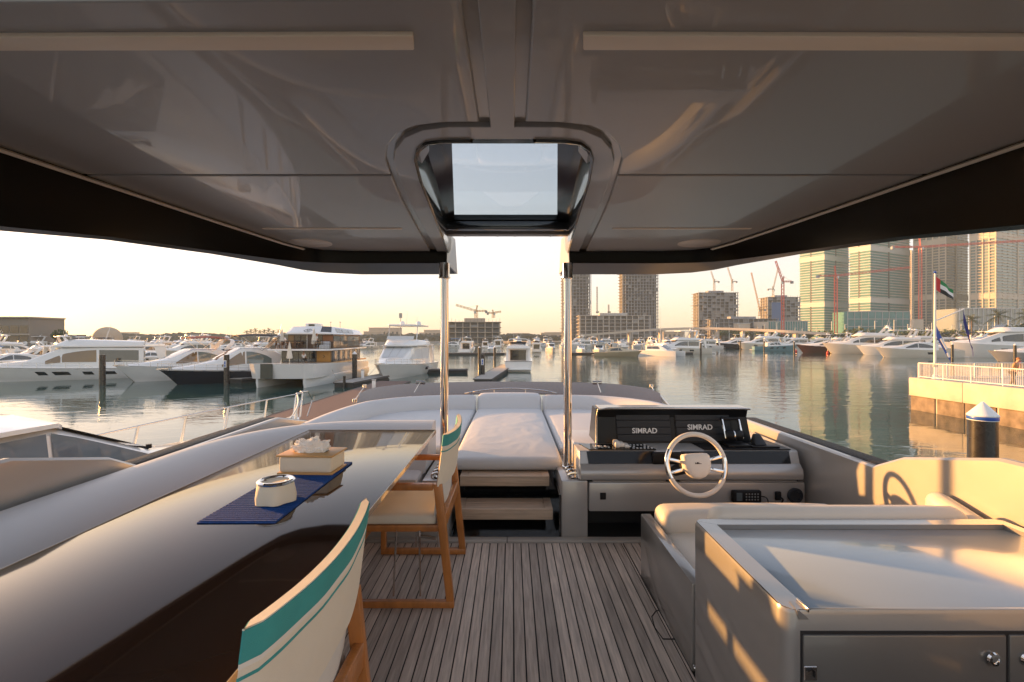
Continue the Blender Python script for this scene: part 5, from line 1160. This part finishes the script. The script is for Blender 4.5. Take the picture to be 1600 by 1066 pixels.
def person(label, loc, rz, top_m, leg_m, sit=False, hair=(.03, .02, .015), scale=1, lean=0.):
    o = empty('person', loc, rz, label, 'person'); o.scale = (scale,) * 3
    if sit: knee, foot, hip, yk, yf = .46, .04, .50, .40, .40
    else: knee, foot, hip, yk, yf = .50, .05, .93, .03, 0
    up = hip - .93; L = lambda z: lean * max(0, z - .93)
    V = lambda x, y, z: (x, y + L(z), z + up)
    hipz = hip
    J = [((0, 0, hipz), .13, .10), (V(0, .0, 1.15), .12, .09), (V(0, -.01, 1.38), .15, .10), (V(0, 0, 1.49), .055, .055), (V(0, .02, 1.58), .075, .085), (V(0, .03, 1.68), .082, .095), (V(0, .02, 1.74), .05, .06)]
    E = [(0, 1), (1, 2), (2, 3), (3, 4), (4, 5), (5, 6)]
    for s in (-1, 1):
        k = len(J); J += [(V(s * .19, 0, 1.40), .055), (V(s * .24, .03, 1.13), .042), (V(s * .20, .17, .98), .034), (V(s * .19, .24, .95), .032, .018)]
        E += [(2, k), (k, k + 1), (k + 1, k + 2), (k + 2, k + 3)]
        for f in range(4): J.append((V(s * (.165 + f * .017), .33 - abs(f - 1.4) * .012, .935), .009)); E.append((k + 3, len(J) - 1))
        J.append((V(s * .15, .26, .955), .010)); E.append((k + 3, len(J) - 1))
        k = len(J); st = 0 if sit else s * .10
        J += [((s * .095, .0, hipz - .03), .085), ((s * .10, yk + st * .6, knee), .058), ((s * .10, yf + st * 1.5, foot + .06), .04), ((s * .105, yf + st * 1.5 + .16, foot - .005), .036, .026)]
        E += [(0, k), (k, k + 1), (k + 1, k + 2), (k + 2, k + 3)]
    skin_chain('body', J, E, 0, skin_m, o)
    T_ = [((0, 0, hipz - .02), .145, .115), (V(0, 0, 1.15), .138, .105), (V(0, -.01, 1.39), .165, .115), (V(0, 0, 1.47), .07, .065)]; TE = [(0, 1), (1, 2), (2, 3)]
    for s in (-1, 1):
        k = len(T_); T_ += [(V(s * .195, 0, 1.405), .068), (V(s * .235, .025, 1.17), .055)]; TE += [(2, k), (k, k + 1)]
    skin_chain('shirt', T_, TE, 0, top_m, o)
    Q = [((0, 0, hipz + .02), .15, .12)]; QE = []
    for s in (-1, 1):
        k = len(Q); st = 0 if sit else s * .10
        Q += [((s * .098, .0, hipz - .05), .098), ((s * .10, yk + st * .6, knee), .072), ((s * .10, yf + st * 1.5, foot + .09), .056)]; QE += [(0, k), (k, k + 1), (k + 1, k + 2)]
    skin_chain('trousers', Q, QE, 0, leg_m, o)
    hb = bmesh.new(); bmesh.ops.create_icosphere(hb, subdivisions=3, radius=1)
    for v in hb.verts:
        p = v.co; v.co = Vector((p.x * .092, p.y * .105 - .012, p.z * .10 + .03)) if p.z > -.25 or p.y < -.1 else Vector((p.x * .06, p.y * .06 - .03, p.z * .06 + .02))
    h = bmobj('hair', hb, mat('hair_dark', hair, .6), o, 60); h.location = V(0, .015, 1.66)
    f = MB(); c = Vector(V(0, .115, 1.64))
    f.add([c + Vector(q) for q in ((-.012, 0, -.02), (.012, 0, -.02), (0, .028, -.018), (0, .004, .03))], [(0, 1, 2), (0, 2, 3), (1, 3, 2), (0, 3, 1)])
    f.build('nose', skin_m, o); return o
lk = mat('printed_trousers', (.10, .075, .06), .8, var=.6, vs=14)
person('person in a sunlit orange top walking along the pier behind the railing', (PX + 1.15, 29.0, pt_ - .07), R(200), mat('orange_top', (.52, .26, .10), .8), lk, lean=.35, hair=(.30, .13, .05))
person('diner in a white shirt seated on the lower deck of the catamaran', on_cat(.3, 4.6, 2.36), -R(hd) + R(170), mat('white_shirt', (.74, .73, .70), .8), black_matt, sit=True)
person('waiter in a white shirt standing on the upper terrace of the catamaran', on_cat(1.3, 3.4, 3.92), -R(hd) + R(120), _m['white_shirt'], black_matt)

# ================================================================== buildings
def rotbox(o, name, c, ux, uy, x0, x1, y0, y1, z0, z1, m, share=None):
    pass
glassT = mat('tower_glass', (.075, .225, .22), .3, var=.2, vs=.12)
slabT = mat('tower_white', (.50, .53, .505), .6, var=.05, vs=.1)
slabW = mat('tower_beige', (.52, .45, .36), .7, var=.08, vs=.1)
darkT = mat('tower_recess', (.06, .065, .068), .5)
def tower(label, pxL, pxM, pxR, Y0, rot, floors, fh, slab, glass, par=.85, prot=1.1, style=0, base=WL + 1.4):
    """corner building: face A runs left from the corner, face B right; the pixel columns fix the two widths"""
    cxx = (pxM - 800) / F_PX * Y0; a = Vector((-math.cos(R(rot)), math.sin(R(rot)), 0)); b = Vector((math.sin(R(rot)), math.cos(R(rot)), 0))
    def hit(px, d):                                       # distance along d where the sight line through px is met
        k = (px - 800) / F_PX; return (k * Y0 - cxx) / (d.x - k * d.y)
    wa, wb = abs(hit(pxL, a)), abs(hit(pxR, b))
    wa, wb = min(wa, 90), min(wb, 110)
    o = empty('glass_tower', (cxx, Y0, base), 0, label, 'tower'); o.matrix_world = Matrix(((-a.x, b.x, 0, cxx), (-a.y, b.y, 0, Y0), (0, 0, 1, base), (0, 0, 0, 1)))
    H = floors * fh                                       # local: x from -wa (left end) to 0, y from 0 to wb
    MB().box(-wa, 0, 0, wb, 0, H).build('glass_core', glass, o)
    rnd_ = random.Random(floors + int(pxL))
    def share(name, mb, m, zs):
        o0 = mb.build(name, m, o)
        for i, z in enumerate(zs):
            q_ = o0 if i == 0 else o0.copy()
            if i: col.objects.link(q_); q_.parent = o
            q_.location = (0, 0, z)
    s = MB()
    if style == 0:      # long balconies broken by a recess in each face
        for x0, x1 in ((-wa - prot, -wa * .56), (-wa * .50, prot * .7)): s.box(x0, x1, -prot, .1, 0, par)
        s.box(-.1, prot * .7, -prot + .01, wb * .42, .003, par - .003); s.box(-.1, prot * .7, wb * .48, wb + prot, .003, par - .003)
    else:               # piers with short balconies
        n = max(3, int(wa / 5.5))
        for k in range(n):
            if k % 3 != 2: s.box(-wa + wa * (k + .08) / n, -wa + wa * (k + .92) / n, -prot, .1, 0, par)
            else: s.box(-wa + wa * k / n, -wa + wa * (k + 1) / n, -.35, .1, 0, .5)
        n2 = max(3, int(wb / 6))
        for k in range(n2): s.box(-.1, prot if k % 2 == 0 else .4, wb * (k + .06) / n2, wb * (k + .94) / n2, .003, par - .003)
    share('balcony', s, slab, [fh * i for i in range(1, floors)])
    piers = [(-wa * .53 - .9, -wa * .53 + .9, -.25, .2, darkT)] if style == 0 else [(-wa + wa * k / max(3, int(wa / 5.5)) - .55, -wa + wa * k / max(3, int(wa / 5.5)) + .55, -.9, .2, slab) for k in range(max(3, int(wa / 5.5)) + 1)]
    for x0, x1, y0_, y1, m in piers: MB().box(x0, x1, y0_, y1, 0, H + 2).build('pier', m, o)
    MB().box(-.2, .5 if style == 0 else 1.0, wb * .45 - 1.0, wb * .45 + 1.0, 0, H + 2).build('pier', darkT if style == 0 else slab, o)
    for z in (floors * .32, floors * .74): MB().box(-wa - prot * .6, prot * .6, -prot * .6, wb + prot * .6, fh * int(z) + par, fh * int(z) + fh * 1.9).build('plant_floor', slab, o)
    MB().box(-wa * .9, -wa * .1, wb * .1, wb * .9, H, H + 6).build('roof_crown', slab, o)
    return o
tower('pale green glass tower with white balconies, leftmost of the finished towers', 1250, 1288, 1326, 640, 62, 43, 3.45, slabT, glassT)
tower('green glass tower with white balconies, second of the finished towers', 1328, 1360, 1421, 600, 64, 45, 3.4, slabT, glassT)
tower('beige tower with warm piers behind the red crane, third of the finished towers', 1428, 1478, 1512, 590, 64, 48, 3.4, slabW, mat('tower_glass_brown', (.12, .135, .125), .3, var=.2, vs=.12), style=1)
tower('warm beige tower with grey glass side at the right edge of the picture', 1516, 1556, 1640, 540, 66, 46, 3.4, slabW, mat('tower_glass_grey', (.12, .19, .195), .3, var=.2, vs=.12), style=1)
tower('slim brown tower showing between the second and third finished towers', 1415, 1424, 1436, 760, 62, 40, 3.4, slabW, _m['tower_glass_brown'], style=1)
def building(name, label, px0, px1, py0, py1, Y, depth, cat='building'):
    a, b = W(px0, py1, Y), W(px1, py0, Y); o = empty(name, (a.x, Y, max(WL + 1.3, min(a.z, WL + 1.4))), 0, label, cat); return o, b.x - a.x, b.z - o.location.z, depth
def podium(label, px0, px1, py0, py1, Y, m, gm_, rows, n, depth=25):
    o, w, h, d = building('podium_block', label, px0, px1, py0, py1, Y, depth)
    MB().box(0, w, .6, d, 0, h).build('wall', gm_, o)
    for k in range(rows + 1): MB().box(-.3, w + .3, 0, .61, h * k / rows - .35, h * k / rows + .35).build('floor_band', m, o)
    for k in range(n + 1): MB().box(w * k / n - .25, w * k / n + .25, .15, .62, 0, h).build('pilaster', m, o)
    return o
podium('low grey glazed podium with ribbon windows below the second glass tower', 1325, 1422, 487, 520, 520, mat('podium_grey', (.42, .43, .42), .6), glassT, 4, 9)
podium('long glazed retail podium with slim columns below the beige towers', 1500, 1690, 482, 520, 430, mat('podium_white', (.55, .55, .53), .6), mat('podium_glass', (.22, .25, .25), .15, coat=.5), 2, 26)
podium('glazed fence-like pavilion left of the first glass tower', 1200, 1262, 502, 520, 500, mat('pavilion_grey', (.40, .42, .41), .5), glassT, 1, 16, 8)
o, w, h, d = building('beige_kiosk', 'small beige block with dark sign beside the glazed pavilion', 1184, 1201, 503, 520, 490, 8); MB().box(0, w, 0, d, 0, h).build('wall', slabW, o); MB().box(w * .4, w * .65, -.1, 0, h * .55, h * .8).build('sign', darkT, o)
o, w, h, d = building('beige_kiosk', 'small beige hut left of the beige block on the far quay', 1152, 1172, 506, 520, 495, 8); MB().box(0, w, 0, d, 0, h).build('wall', slabW, o); MB().box(-.4, w + .4, -.4, d, h, h + .6).build('roof', slabT, o)
o, w, h, d = building('beige_kiosk', 'beige billboard block at the foot of the red crane behind the flagpole', 1428, 1443, 499, 520, 400, 3); MB().box(0, w, 0, d, 3, h).build('board', slabW, o); MB().box(w * .2, w * .3, .5, 1, 0, 3).box(w * .7, w * .8, .5, 1, 0, 3).build('legs', grey_gel, o)
def frame_tower(label, px0, px1, top_py, Y, fh, bays, rot=0, side=22, m=conc_dark, infill=.35, seed=1, ragged=True, base_py=520):
    """building shell under construction: slabs, columns, partly filled bays"""
    a, b = W(px0, base_py, Y), W(px1, base_py, Y); w = b.x - a.x; z0 = WL + 1.4; H = W(0, top_py, Y).z - z0; n = int(H / fh)
    o = empty('unfinished_building', (a.x, Y, z0), R(rot), label, 'building'); rn = random.Random(seed)
    MB().box(w * .3, w * .7, side * .3, side * .7, 0, n * fh + 3).build('core', m, o)
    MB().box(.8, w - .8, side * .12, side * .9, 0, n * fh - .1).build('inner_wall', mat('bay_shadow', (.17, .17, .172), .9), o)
    s0 = MB().box(-.7, w + .7, -.7, side, 0, .38).build('floor_slab', m, o)
    for k in range(1, n + 1):
        s = s0 if k == 1 else s0.copy()
        if k > 1: col.objects.link(s); s.parent = o
        s.location = (0, 0, k * fh)
        if ragged and rn.random() < .12: s.scale.x = 1.05; s.location.x = -w * .03
    for k in range(bays + 1):
        MB().box(w * k / bays - .38, w * k / bays + .38, .1, .85, 0, n * fh).build('column', m, o)
    for k in range(4): MB().box(.0, .75, side * k / 4, side * k / 4 + .7, 0, n * fh).build('column', conc_warm, o)  # left columns only: low sunlight put into a warmer concrete colour
    pa = MB()
    for k in range(n):
        for j in range(bays):
            if rn.random() < infill: pa.box(w * j / bays + .4, w * (j + 1) / bays - .4, .5, .7, k * fh + .39, k * fh + .39 + (fh - .4) * rn.choice((.45, 1, 1)))
    tag(pa.build('block_infill', mat('block_grey', (.27, .27, .265), .9, var=.15, vs=.2), o), kind='stuff')
    rb = MB()
    for k in range(bays * 2 + 1): rb.bar((w * k / bays / 2, .5, n * fh), (w * k / bays / 2, .5, n * fh + rn.uniform(1.2, 3.2)), .12, .12)
    rb.build('starter_bars', mat('rebar', (.16, .10, .07), .8), o)
    return o
frame_tower('tall unfinished concrete tower directly right of the right post', 880, 921, 385, 520, 3.5, 8, seed=2, infill=.12)
frame_tower('tall unfinished concrete tower with scaffolded edges behind the low parking frame', 973, 1028, 380, 540, 3.5, 12, seed=3, infill=.12)
frame_tower('long low unfinished parking frame between the two concrete towers', 906, 1016, 488, 470, 3.6, 12, seed=4, infill=.12, ragged=False, m=mat('light_concrete', (.46, .44, .41), .85, var=.1, vs=.2))
frame_tower('unfinished dark concrete block with cranes on top, right of the slim tower', 1092, 1153, 453, 560, 3.5, 9, seed=5, infill=.5)
frame_tower('low unfinished frame right of the dark concrete block', 1116, 1216, 493, 520, 4.0, 13, seed=6, infill=.15, ragged=False)
frame_tower('unfinished concrete block with blue netting left of the first glass tower', 1200, 1250, 461, 580, 3.5, 7, seed=7, infill=.5)
nb = W(1205, 500, 578); o = empty('safety_net', (nb.x, 577, WL + 1.4), 0, 'blue safety netting hung on the unfinished block behind the red crane', 'netting'); MB().box(0, 12, 0, .2, 20, 46).build('net', mat('net_blue', (.08, .15, .30), .9), o)
frame_tower('small unfinished four storey frame with ochre cranes, between the posts', 700, 781, 497, 330, 3.6, 7, seed=8, infill=.15, ragged=False, m=conc_warm, side=16)
# left side buildings
o, w, h, d = building('harbour_building', 'flat roofed grey brown harbour building at the left edge', -60, 45, 497, 532, 175, 14)
MB().box(0, w, 0, d, 0, h).build('wall', mat('harbour_wall', (.26, .225, .19), .8), o)
for k in range(7): MB().box(w * (k + .06) / 7, w * (k + .94) / 7, -.08, .0, h * .50, h * .75).build('window', dglass, o); MB().box(w * (k + .06) / 7, w * (k + .94) / 7, -.08, .0, h * .05, h * .40).build('window', dglass, o)
MB().box(-.5, w + .4, -.7, .0, h * .43, h * .48).box(-.5, w + .5, -.9, d, h, h + .5).build('roof', conc_warm, o)
o = empty('dome_hall', (W(168, 524, 240).x, 240, WL + 1.3), 0, 'pale domed hall on the horizon left of the radar balls', 'building')
rr_ = 6.0; MB().lathe((0, 0, 2.6), [(rr_, -2.6)] + [(rr_ * math.cos(R(a)), rr_ * .92 * math.sin(R(a)) + 1.2) for a in range(0, 90, 10)] + [(.01, rr_ * .92 + 1.2)], 28).build('dome', mat('dome_cloth', (.46, .37, .27), .8), o, smooth=50); MB().box(-rr_ - 3, rr_ + 3, -3, 3, 0, 1.5).build('base_wall', conc_warm, o)
o = empty('billboard', (W(115, 527, 165).x, 165, WL + 1.3), 0, 'dark billboard with pale marks on legs, left of the dome', 'billboard'); MB().box(0, 4.0, 0, .3, 2.6, 4.9).build('panel', mat('board_dark', (.05, .05, .07), .6), o)
mk = MB()
for k in range(7): mk.box(.35 + k * .48, .35 + k * .48 + (.34 if k % 2 else .28), -.03, -.005, 3.9, 4.4)
for k in range(5): mk.box(.7 + k * .5, 1.0 + k * .5, -.03, -.005, 3.1, 3.45)
mk.build('pale_marks', letter, o); MB().box(.4, .55, 0, .3, 0, 2.6).box(3.45, 3.6, 0, .3, 0, 2.6).build('legs', grey_gel, o)
# far low skyline: houses along the horizon
rs = random.Random(5); FH = sorted([rs.uniform(-60, 1120) for _ in range(26)] + [rs.uniform(600, 905) for _ in range(8)])
for k in range(34):
    px = FH[k]; Y = rs.uniform(700, 1100); w = rs.uniform(18, 60); h = rs.uniform(4, 13) if k % 6 else rs.uniform(13, 20)
    o = empty('far_house', ((px - 800) / F_PX * Y, Y, WL + 1.4), 0, 'low hazy building, %s from the left on the far horizon' % ORD[k], 'building', 'low buildings on the horizon'); MB().box(-w / 2, w / 2, 0, 15, 0, h).build('wall', conc_warm, o)
    for j in range(int(w / 7)): MB().box(-w / 2 + 2 + j * 7, -w / 2 + 5 + j * 7, -.1, 0, h * .35, h * .7).build('window', darkT, o)
    MB().box(-w / 2 - .5, w / 2 + .5, -.5, 15.5, h, h + .8).build('roof', slabW, o)
# bridge
BR = empty('bridge', (0, 0, 0), 0, 'long low white road bridge curving across behind the marina', 'bridge')
bp = [W(px, py, Y) for px, py, Y in ((905, 525, 420), (960, 520, 415), (1020, 515.5, 410), (1080, 513.5, 400), (1130, 514, 385), (1180, 516, 370), (1230, 518.5, 355), (1290, 522, 345))]
P = polyline(bp, 5)
MB().loft([[p + Vector((0, -4, -.9)), p + Vector((0, -4.6, .9)), p + Vector((0, -4.3, .9)), p + Vector((0, -4.2, .1)), p + Vector((0, 4.2, .1)), p + Vector((0, 4.6, .9)), p + Vector((0, 4, -.9))] for p in P]).build('deck', mat('bridge_white', (.62, .56, .49), .7), BR, smooth=30)
for k in range(3, len(P) - 3, 4): MB().box(P[k].x - 1, P[k].x + 1, P[k].y - 2.5, P[k].y + 2.5, WL - 2, P[k].z - .8).build('pier', conc, BR)
# ================================================================== cranes
def lattice(mb, a, b, w, n, r=.13):
    a, b = Vector(a), Vector(b); t = (b - a).normalized(); u = t.orthogonal().normalized(); v = t.cross(u)
    c = [u * w + v * w, -u * w + v * w, -u * w - v * w, u * w - v * w]
    for q in c: mb.bar(a + q, b + q, r * 2, r * 2)
    for i in range(n):
        p, q = a + (b - a) * i / n, a + (b - a) * (i + 1) / n
        for k in range(4): mb.bar(p + c[k], q + c[(k + 1) % 4], r, r)
def crane(label, px, py_top, py_base, Y, jib_to, m, w=1.0, counter=-10, base_z=None, cab=True):
    """jib_to: (px, py) of the tip; luffing when it climbs"""
    top = W(px, py_top, Y); z0 = WL + 1.4 if base_z is None else W(px, base_z, Y).z
    o = empty('tower_crane', (top.x, Y, z0), 0, label, 'crane', 'tower cranes'); H = top.z - z0
    mb = MB(); lattice(mb, (0, 0, 0), (0, 0, H), w, max(4, int(H / (w * 3))), w * .16); mb.build('mast', m, o)
    tip = W(*jib_to, Y) - Vector((top.x, Y, z0)); s = 1 if tip.x > 0 else -1
    mb = MB(); lattice(mb, (0, 0, H), tip, w * .6, max(5, int((tip - Vector((0, 0, H))).length / (w * 3))), w * .13); mb.build('jib', m, o)
    cj = Vector((-s * abs(counter), 0, H)); mb = MB(); lattice(mb, (0, 0, H), cj, w * .5, 4, w * .13); mb.build('counter_jib', m, o)
    MB().box(cj.x - w, cj.x + w, -w, w, H - 2 * w, H + .3).build('counterweight', conc_dark, o)
    ap = Vector((-s * w, 0, H + abs(counter) * .55)); mb = MB(); lattice(mb, (0, 0, H), ap, w * .4, 3, w * .12)
    mb.bar(ap, cj, w * .1, w * .1).bar(ap, (tip + Vector((0, 0, H))) * .5 if tip.z < H + 5 else tip, w * .1, w * .1); mb.build('apex', m, o)
    if cab: MB().box(s * w * 1.1 - w * .8, s * w * 1.1 + w * .8, -w * 1.4, -w * .2, H - w * 2.4, H - w * .3).build('cab', slabT, o)
    return o
crane('tall red crane with raised jib behind the turquoise boat', 1223, 440, 516, 470, (1212, 408), crane_red, 1.05, 9)
crane('red crane with level jib in front of the first two glass towers', 1306, 431, 518, 430, (1422, 418), crane_red, 1.05, 16)
crane('red orange crane with level jib in front of the beige tower', 1438, 386, 505, 420, (1640, 374), crane_red, 1.05, 24)
crane('ochre crane over the small four storey frame, left of its twin', 744, 486, 512, 335, (712, 476.5), crane_yel, .8, 7, base_z=497)
crane('small ochre crane right of the four storey frame', 771, 489, 512, 340, (783, 487), crane_yel, .7, 4, base_z=497)
crane('slim dark crane with upright jib on the dark concrete block, left one', 1116, 440, 470, 555, (1111, 424), conc_warm, .8, 5, base_z=455); crane('slim dark crane with upright jib on the dark concrete block, right one', 1144, 440, 470, 555, (1137, 418), conc_warm, .8, 5, base_z=455)
crane('luffing ochre crane with long raised jib between the two dark blocks', 1187, 484, 515, 530, (1174, 426), crane_yel, .8, 6, base_z=494)
crane('small luffing crane on the block with blue netting', 1208, 452, 470, 575, (1216, 418), conc_warm, .8, 6, base_z=462)
for px, pt2, lb in ((933, 448, 'slim hoist mast rising from the parking frame, left one'), (951, 476, 'short hoist mast on the parking frame, right one')):
    a = W(px, pt2, 480); z0 = W(px, 490, 480).z; o = empty('hoist_mast', (a.x, 480, z0), 0, lb, 'mast'); mb = MB(); lattice(mb, (0, 0, 0), (0, 0, a.z - z0), .5, 12, .12); mb.build('mast', conc_dark, o); MB().box(-1, 2, -.5, .5, .8, 2).build('motor_box', darkT, o)
o = empty('hoist_mast', (W(922, 500, 515).x, 515, WL + 1.4), 0, 'tall hoist ladder beside the concrete tower right of the post', 'mast'); mb = MB(); lattice(mb, (0, 0, 0), (0, 0, 95), .9, 40, .14); mb.build('mast', conc_dark, o); MB().box(-1.2, 1.2, -1.4, -.9, 40, 43).build('cage', grey_gel, o)
o = empty('light_mast', (W(626, 525, 300).x, 300, WL), 0, 'tall floodlight mast on the horizon above the white flybridge yacht', 'mast'); MB().tube([(0, 0, 0), (0, 0, 20)], [.35, .16], 8).build('pole', grey_gel, o); MB().box(-.9, .9, -.5, .5, 17.5, 20.5).build('lamp_head', grey_gel, o)
# masts of moored sailing boats and lamp posts on the quay
rs = random.Random(11)
lp = empty('quay_lamp', (0, 0, 0), 0, 'slim white lamp post on the far quay', 'lamp post', 'lamp posts on the far quay')
MB().tube([(0, 0, 0), (0, 0, 9)], [.22, .14], 6).build('pole', slabT, lp); MB().box(-.1, 1.0, -.15, .15, 8.85, 9.05).build('lamp', slabT, lp)
for k in range(26):
    px = 1120 + k * 20 + rs.uniform(-7, 7); Y = lerp(420, 235, (px - 1120) / 520) + rs.uniform(0, 25); q_ = lp if k == 0 else copy_tree(lp); q_.location = ((px - 800) / F_PX * Y, Y, WL + 1.4); s = rs.uniform(1.2, 1.9); q_.scale = (s, s, s); q_['label'] = 'slim white lamp post, %s from the left on the far quay' % ORD[k]
# ================================================================== trees
def shrub_tree(name, label, h, r, n, seed, m=leaf_m, group=None):
    o = empty(name, (0, 0, 0), 0, label, 'tree', group); rn = random.Random(seed)
    mb = MB().tube([(0, 0, 0), (.05 * h, 0, h * .35), (0, 0, h * .7)], [.05 * h, .035 * h, .012 * h], 6)
    cl = []
    for k in range(9):
        a = rn.uniform(0, 6.28); d = rn.uniform(.2, .75) * r; c = Vector((d * math.cos(a), d * math.sin(a), h * rn.uniform(.5, .88))); cl.append((c, rn.uniform(.28, .5) * r)); mb.tube([(0, 0, h * .35), c], [.02 * h, .006 * h], 4)
    mb.build('trunk', trunk_m, o)
    L = MB()
    for k in range(n):
        c, q_ = rn.choice(cl); d = Vector((rn.gauss(0, 1), rn.gauss(0, 1), rn.gauss(0, .8))); d = d.normalized() * q_ * rn.uniform(.4, 1.05); p = c + d; s = r * rn.uniform(.05, .11)
        u = Vector((rn.gauss(0, 1), rn.gauss(0, 1), rn.gauss(0, 1))).normalized(); v = u.orthogonal().normalized(); L.add([p - u * s - v * s * .5, p + u * s - v * s * .5, p + u * s * .6 + v * s * .7, p - u * s * .7 + v * s * .6], [(0, 1, 2, 3)])
    tag(L.build('crown', m, o), kind='stuff'); return o
def palm(label, h, seed, group):
    o = empty('palm_tree', (0, 0, 0), 0, label, 'palm tree', group); rn = random.Random(seed)
    MB().tube([(0, 0, 0), (.1, 0, h * .5), (0, 0, h)], [.28, .20, .17], 8).build('trunk', trunk_m, o)
    for k in range(26):
        a = 2 * math.pi * k / 26 * 2.4 + rn.uniform(-.2, .2); el = R(75 - 105 * (k / 26)); L = h * .42 * rn.uniform(.85, 1.1); d = Vector((math.cos(a), math.sin(a), 0)); pts = []
        for i in range(6):
            t = i / 5; pts.append(Vector((0, 0, h)) + d * (L * t * math.cos(el) ) + Vector((0, 0, L * t * math.sin(el) - L * .42 * t * t)))
        sd = Vector((-d.y, d.x, 0)); mb = MB()
        for i in range(5):
            for j in range(3):
                p = pts[i].lerp(pts[i + 1], j / 3); q_ = pts[i].lerp(pts[i + 1], min(1, j / 3 + .45)); ln = L * .20 * math.sin(math.pi * (.12 + .8 * (i + j / 3) / 5))
                for s in (-1, 1): mb.add([p, p + (pts[i + 1] - pts[i]) * .22, q_ + sd * s * ln + Vector((0, 0, -ln * .45))], [(0, 1, 2)])
        mb.build('frond', palm_m, o)
    return o
pg = 'palms along the far promenade'
p0 = palm('palm tree on the promenade in front of the glazed podium', 9.5, 3, pg)
for k, (px, Y, s) in enumerate(((1518, 250, 1.4), (1560, 245, 1.6), (1604, 240, 1.6), (1640, 240, 1.5), (1700, 235, 1.5))):
    q_ = p0 if k == 0 else copy_tree(p0); q_.location = ((px - 800) / F_PX * Y, Y, WL + 1.4); q_.scale = (s, s, s); q_.rotation_euler.z = k * 1.3; q_['label'] = 'tall palm, %s from the left in front of the glazed podium' % ORD[k]
for k, px in enumerate((385, 392, 399, 406, 413, 420, 427, 436)):
    q_ = copy_tree(p0); Y = 420; q_.location = ((px - 800) / F_PX * Y, Y, WL + 1.2); q_.scale = (.9, .9, .95 + .08 * (k % 3)); q_.rotation_euler.z = k * 1.7; q_['label'] = 'small palm, %s from the left in the row on the horizon behind the catamaran' % ORD[k]; q_['group'] = 'palms in a row on the horizon'
s0 = shrub_tree('bushy_tree', 'bushy green tree along the far promenade behind the large yachts', 5, 3.2, 420, 4, group='trees along the far promenade')
for k in range(26):
    px = 1130 + k * 19 + rs.uniform(-8, 8); Y = lerp(400, 225, (px - 1120) / 520) + rs.uniform(4, 14); q_ = s0 if k == 0 else copy_tree(s0); s = rs.uniform(1.3, 2.1); q_.location = ((px - 800) / F_PX * Y, Y, WL + 1.3); q_.scale = (s * 1.2, s * 1.2, s); q_.rotation_euler.z = k * 2.1; q_['label'] = 'bushy green tree, %s from the left along the far promenade' % ORD[k]
q_ = copy_tree(s0); q_['label'] = 'wide leafy tree right of the harbour building on the left'; q_['group'] = 'trees on the left shore'; q_.location = (W(90, 524, 180).x, 180, WL + 1.3); q_.scale = (1.1, 1.1, 1.3)
q_ = copy_tree(s0); q_['label'] = 'small sparse tree beside the harbour building on the left'; q_['group'] = 'trees on the left shore'; q_.location = (W(58, 524, 180).x, 180, WL + 1.3); q_.scale = (.6, .6, 1.2)
# far tree line that reads as one mass
tl = MB(); rs = random.Random(3); rg = []
for k in range(900):
    px = -90 + k * 1.11; Y = 600; hh = max(2.5, 8.5 + 4.5 * noise.noise(Vector((px * .012, 0, 0))) + 2.4 * noise.noise(Vector((px * .09, 3, 0))) + 1.6 * noise.noise(Vector((px * .35, 8, 0)))); x = (px - 800) / F_PX * Y; z = WL + 1.3
    rg.append([(x, Y + 4 * noise.noise(Vector((px * .2, 5, 0))), z), (x, Y + 2, z + hh * .7), (x, Y + 7, z + hh), (x, Y + 30, z + hh * .8), (x, Y + 40, z)])
tl.loft(rg)
tag(tl.build('treeline', mat('far_foliage', (.07, .068, .05), .9)), 'low hazy line of trees along the far shore', 'trees', kind='stuff')
# parked cars / clutter on the left shore read as one mass of rocks: low sea wall
tag(MB().prism([(-215, 148), (-60, 470), (-58, 474), (-219, 152)], WL - 1, WL + 2.0).build('sea_wall', conc), kind='structure')
# ================================================================== hazy evening air
HAZE = 0.00022
if HAZE:
    hz = MB().box(-2500, 2500, -400, 5200, WL - 4.5, 215).build('haze', None)
    hm = bpy.data.materials.new('evening_haze'); hm.use_nodes = True; n = hm.node_tree; n.nodes.remove(n.nodes['Principled BSDF'])
    pv = n.nodes.new('ShaderNodeVolumePrincipled'); pv.inputs['Color'].default_value = (.68, .87, 1, 1); pv.inputs['Density'].default_value = HAZE; pv.inputs['Anisotropy'].default_value = .0
    n.links.new(pv.outputs[0], n.nodes['Material Output'].inputs['Volume']); hz.data.materials.append(hm); tag(hz, kind='stuff'); hz['label'] = 'thin warm evening haze over the marina'; hz.display_type = 'WIRE'
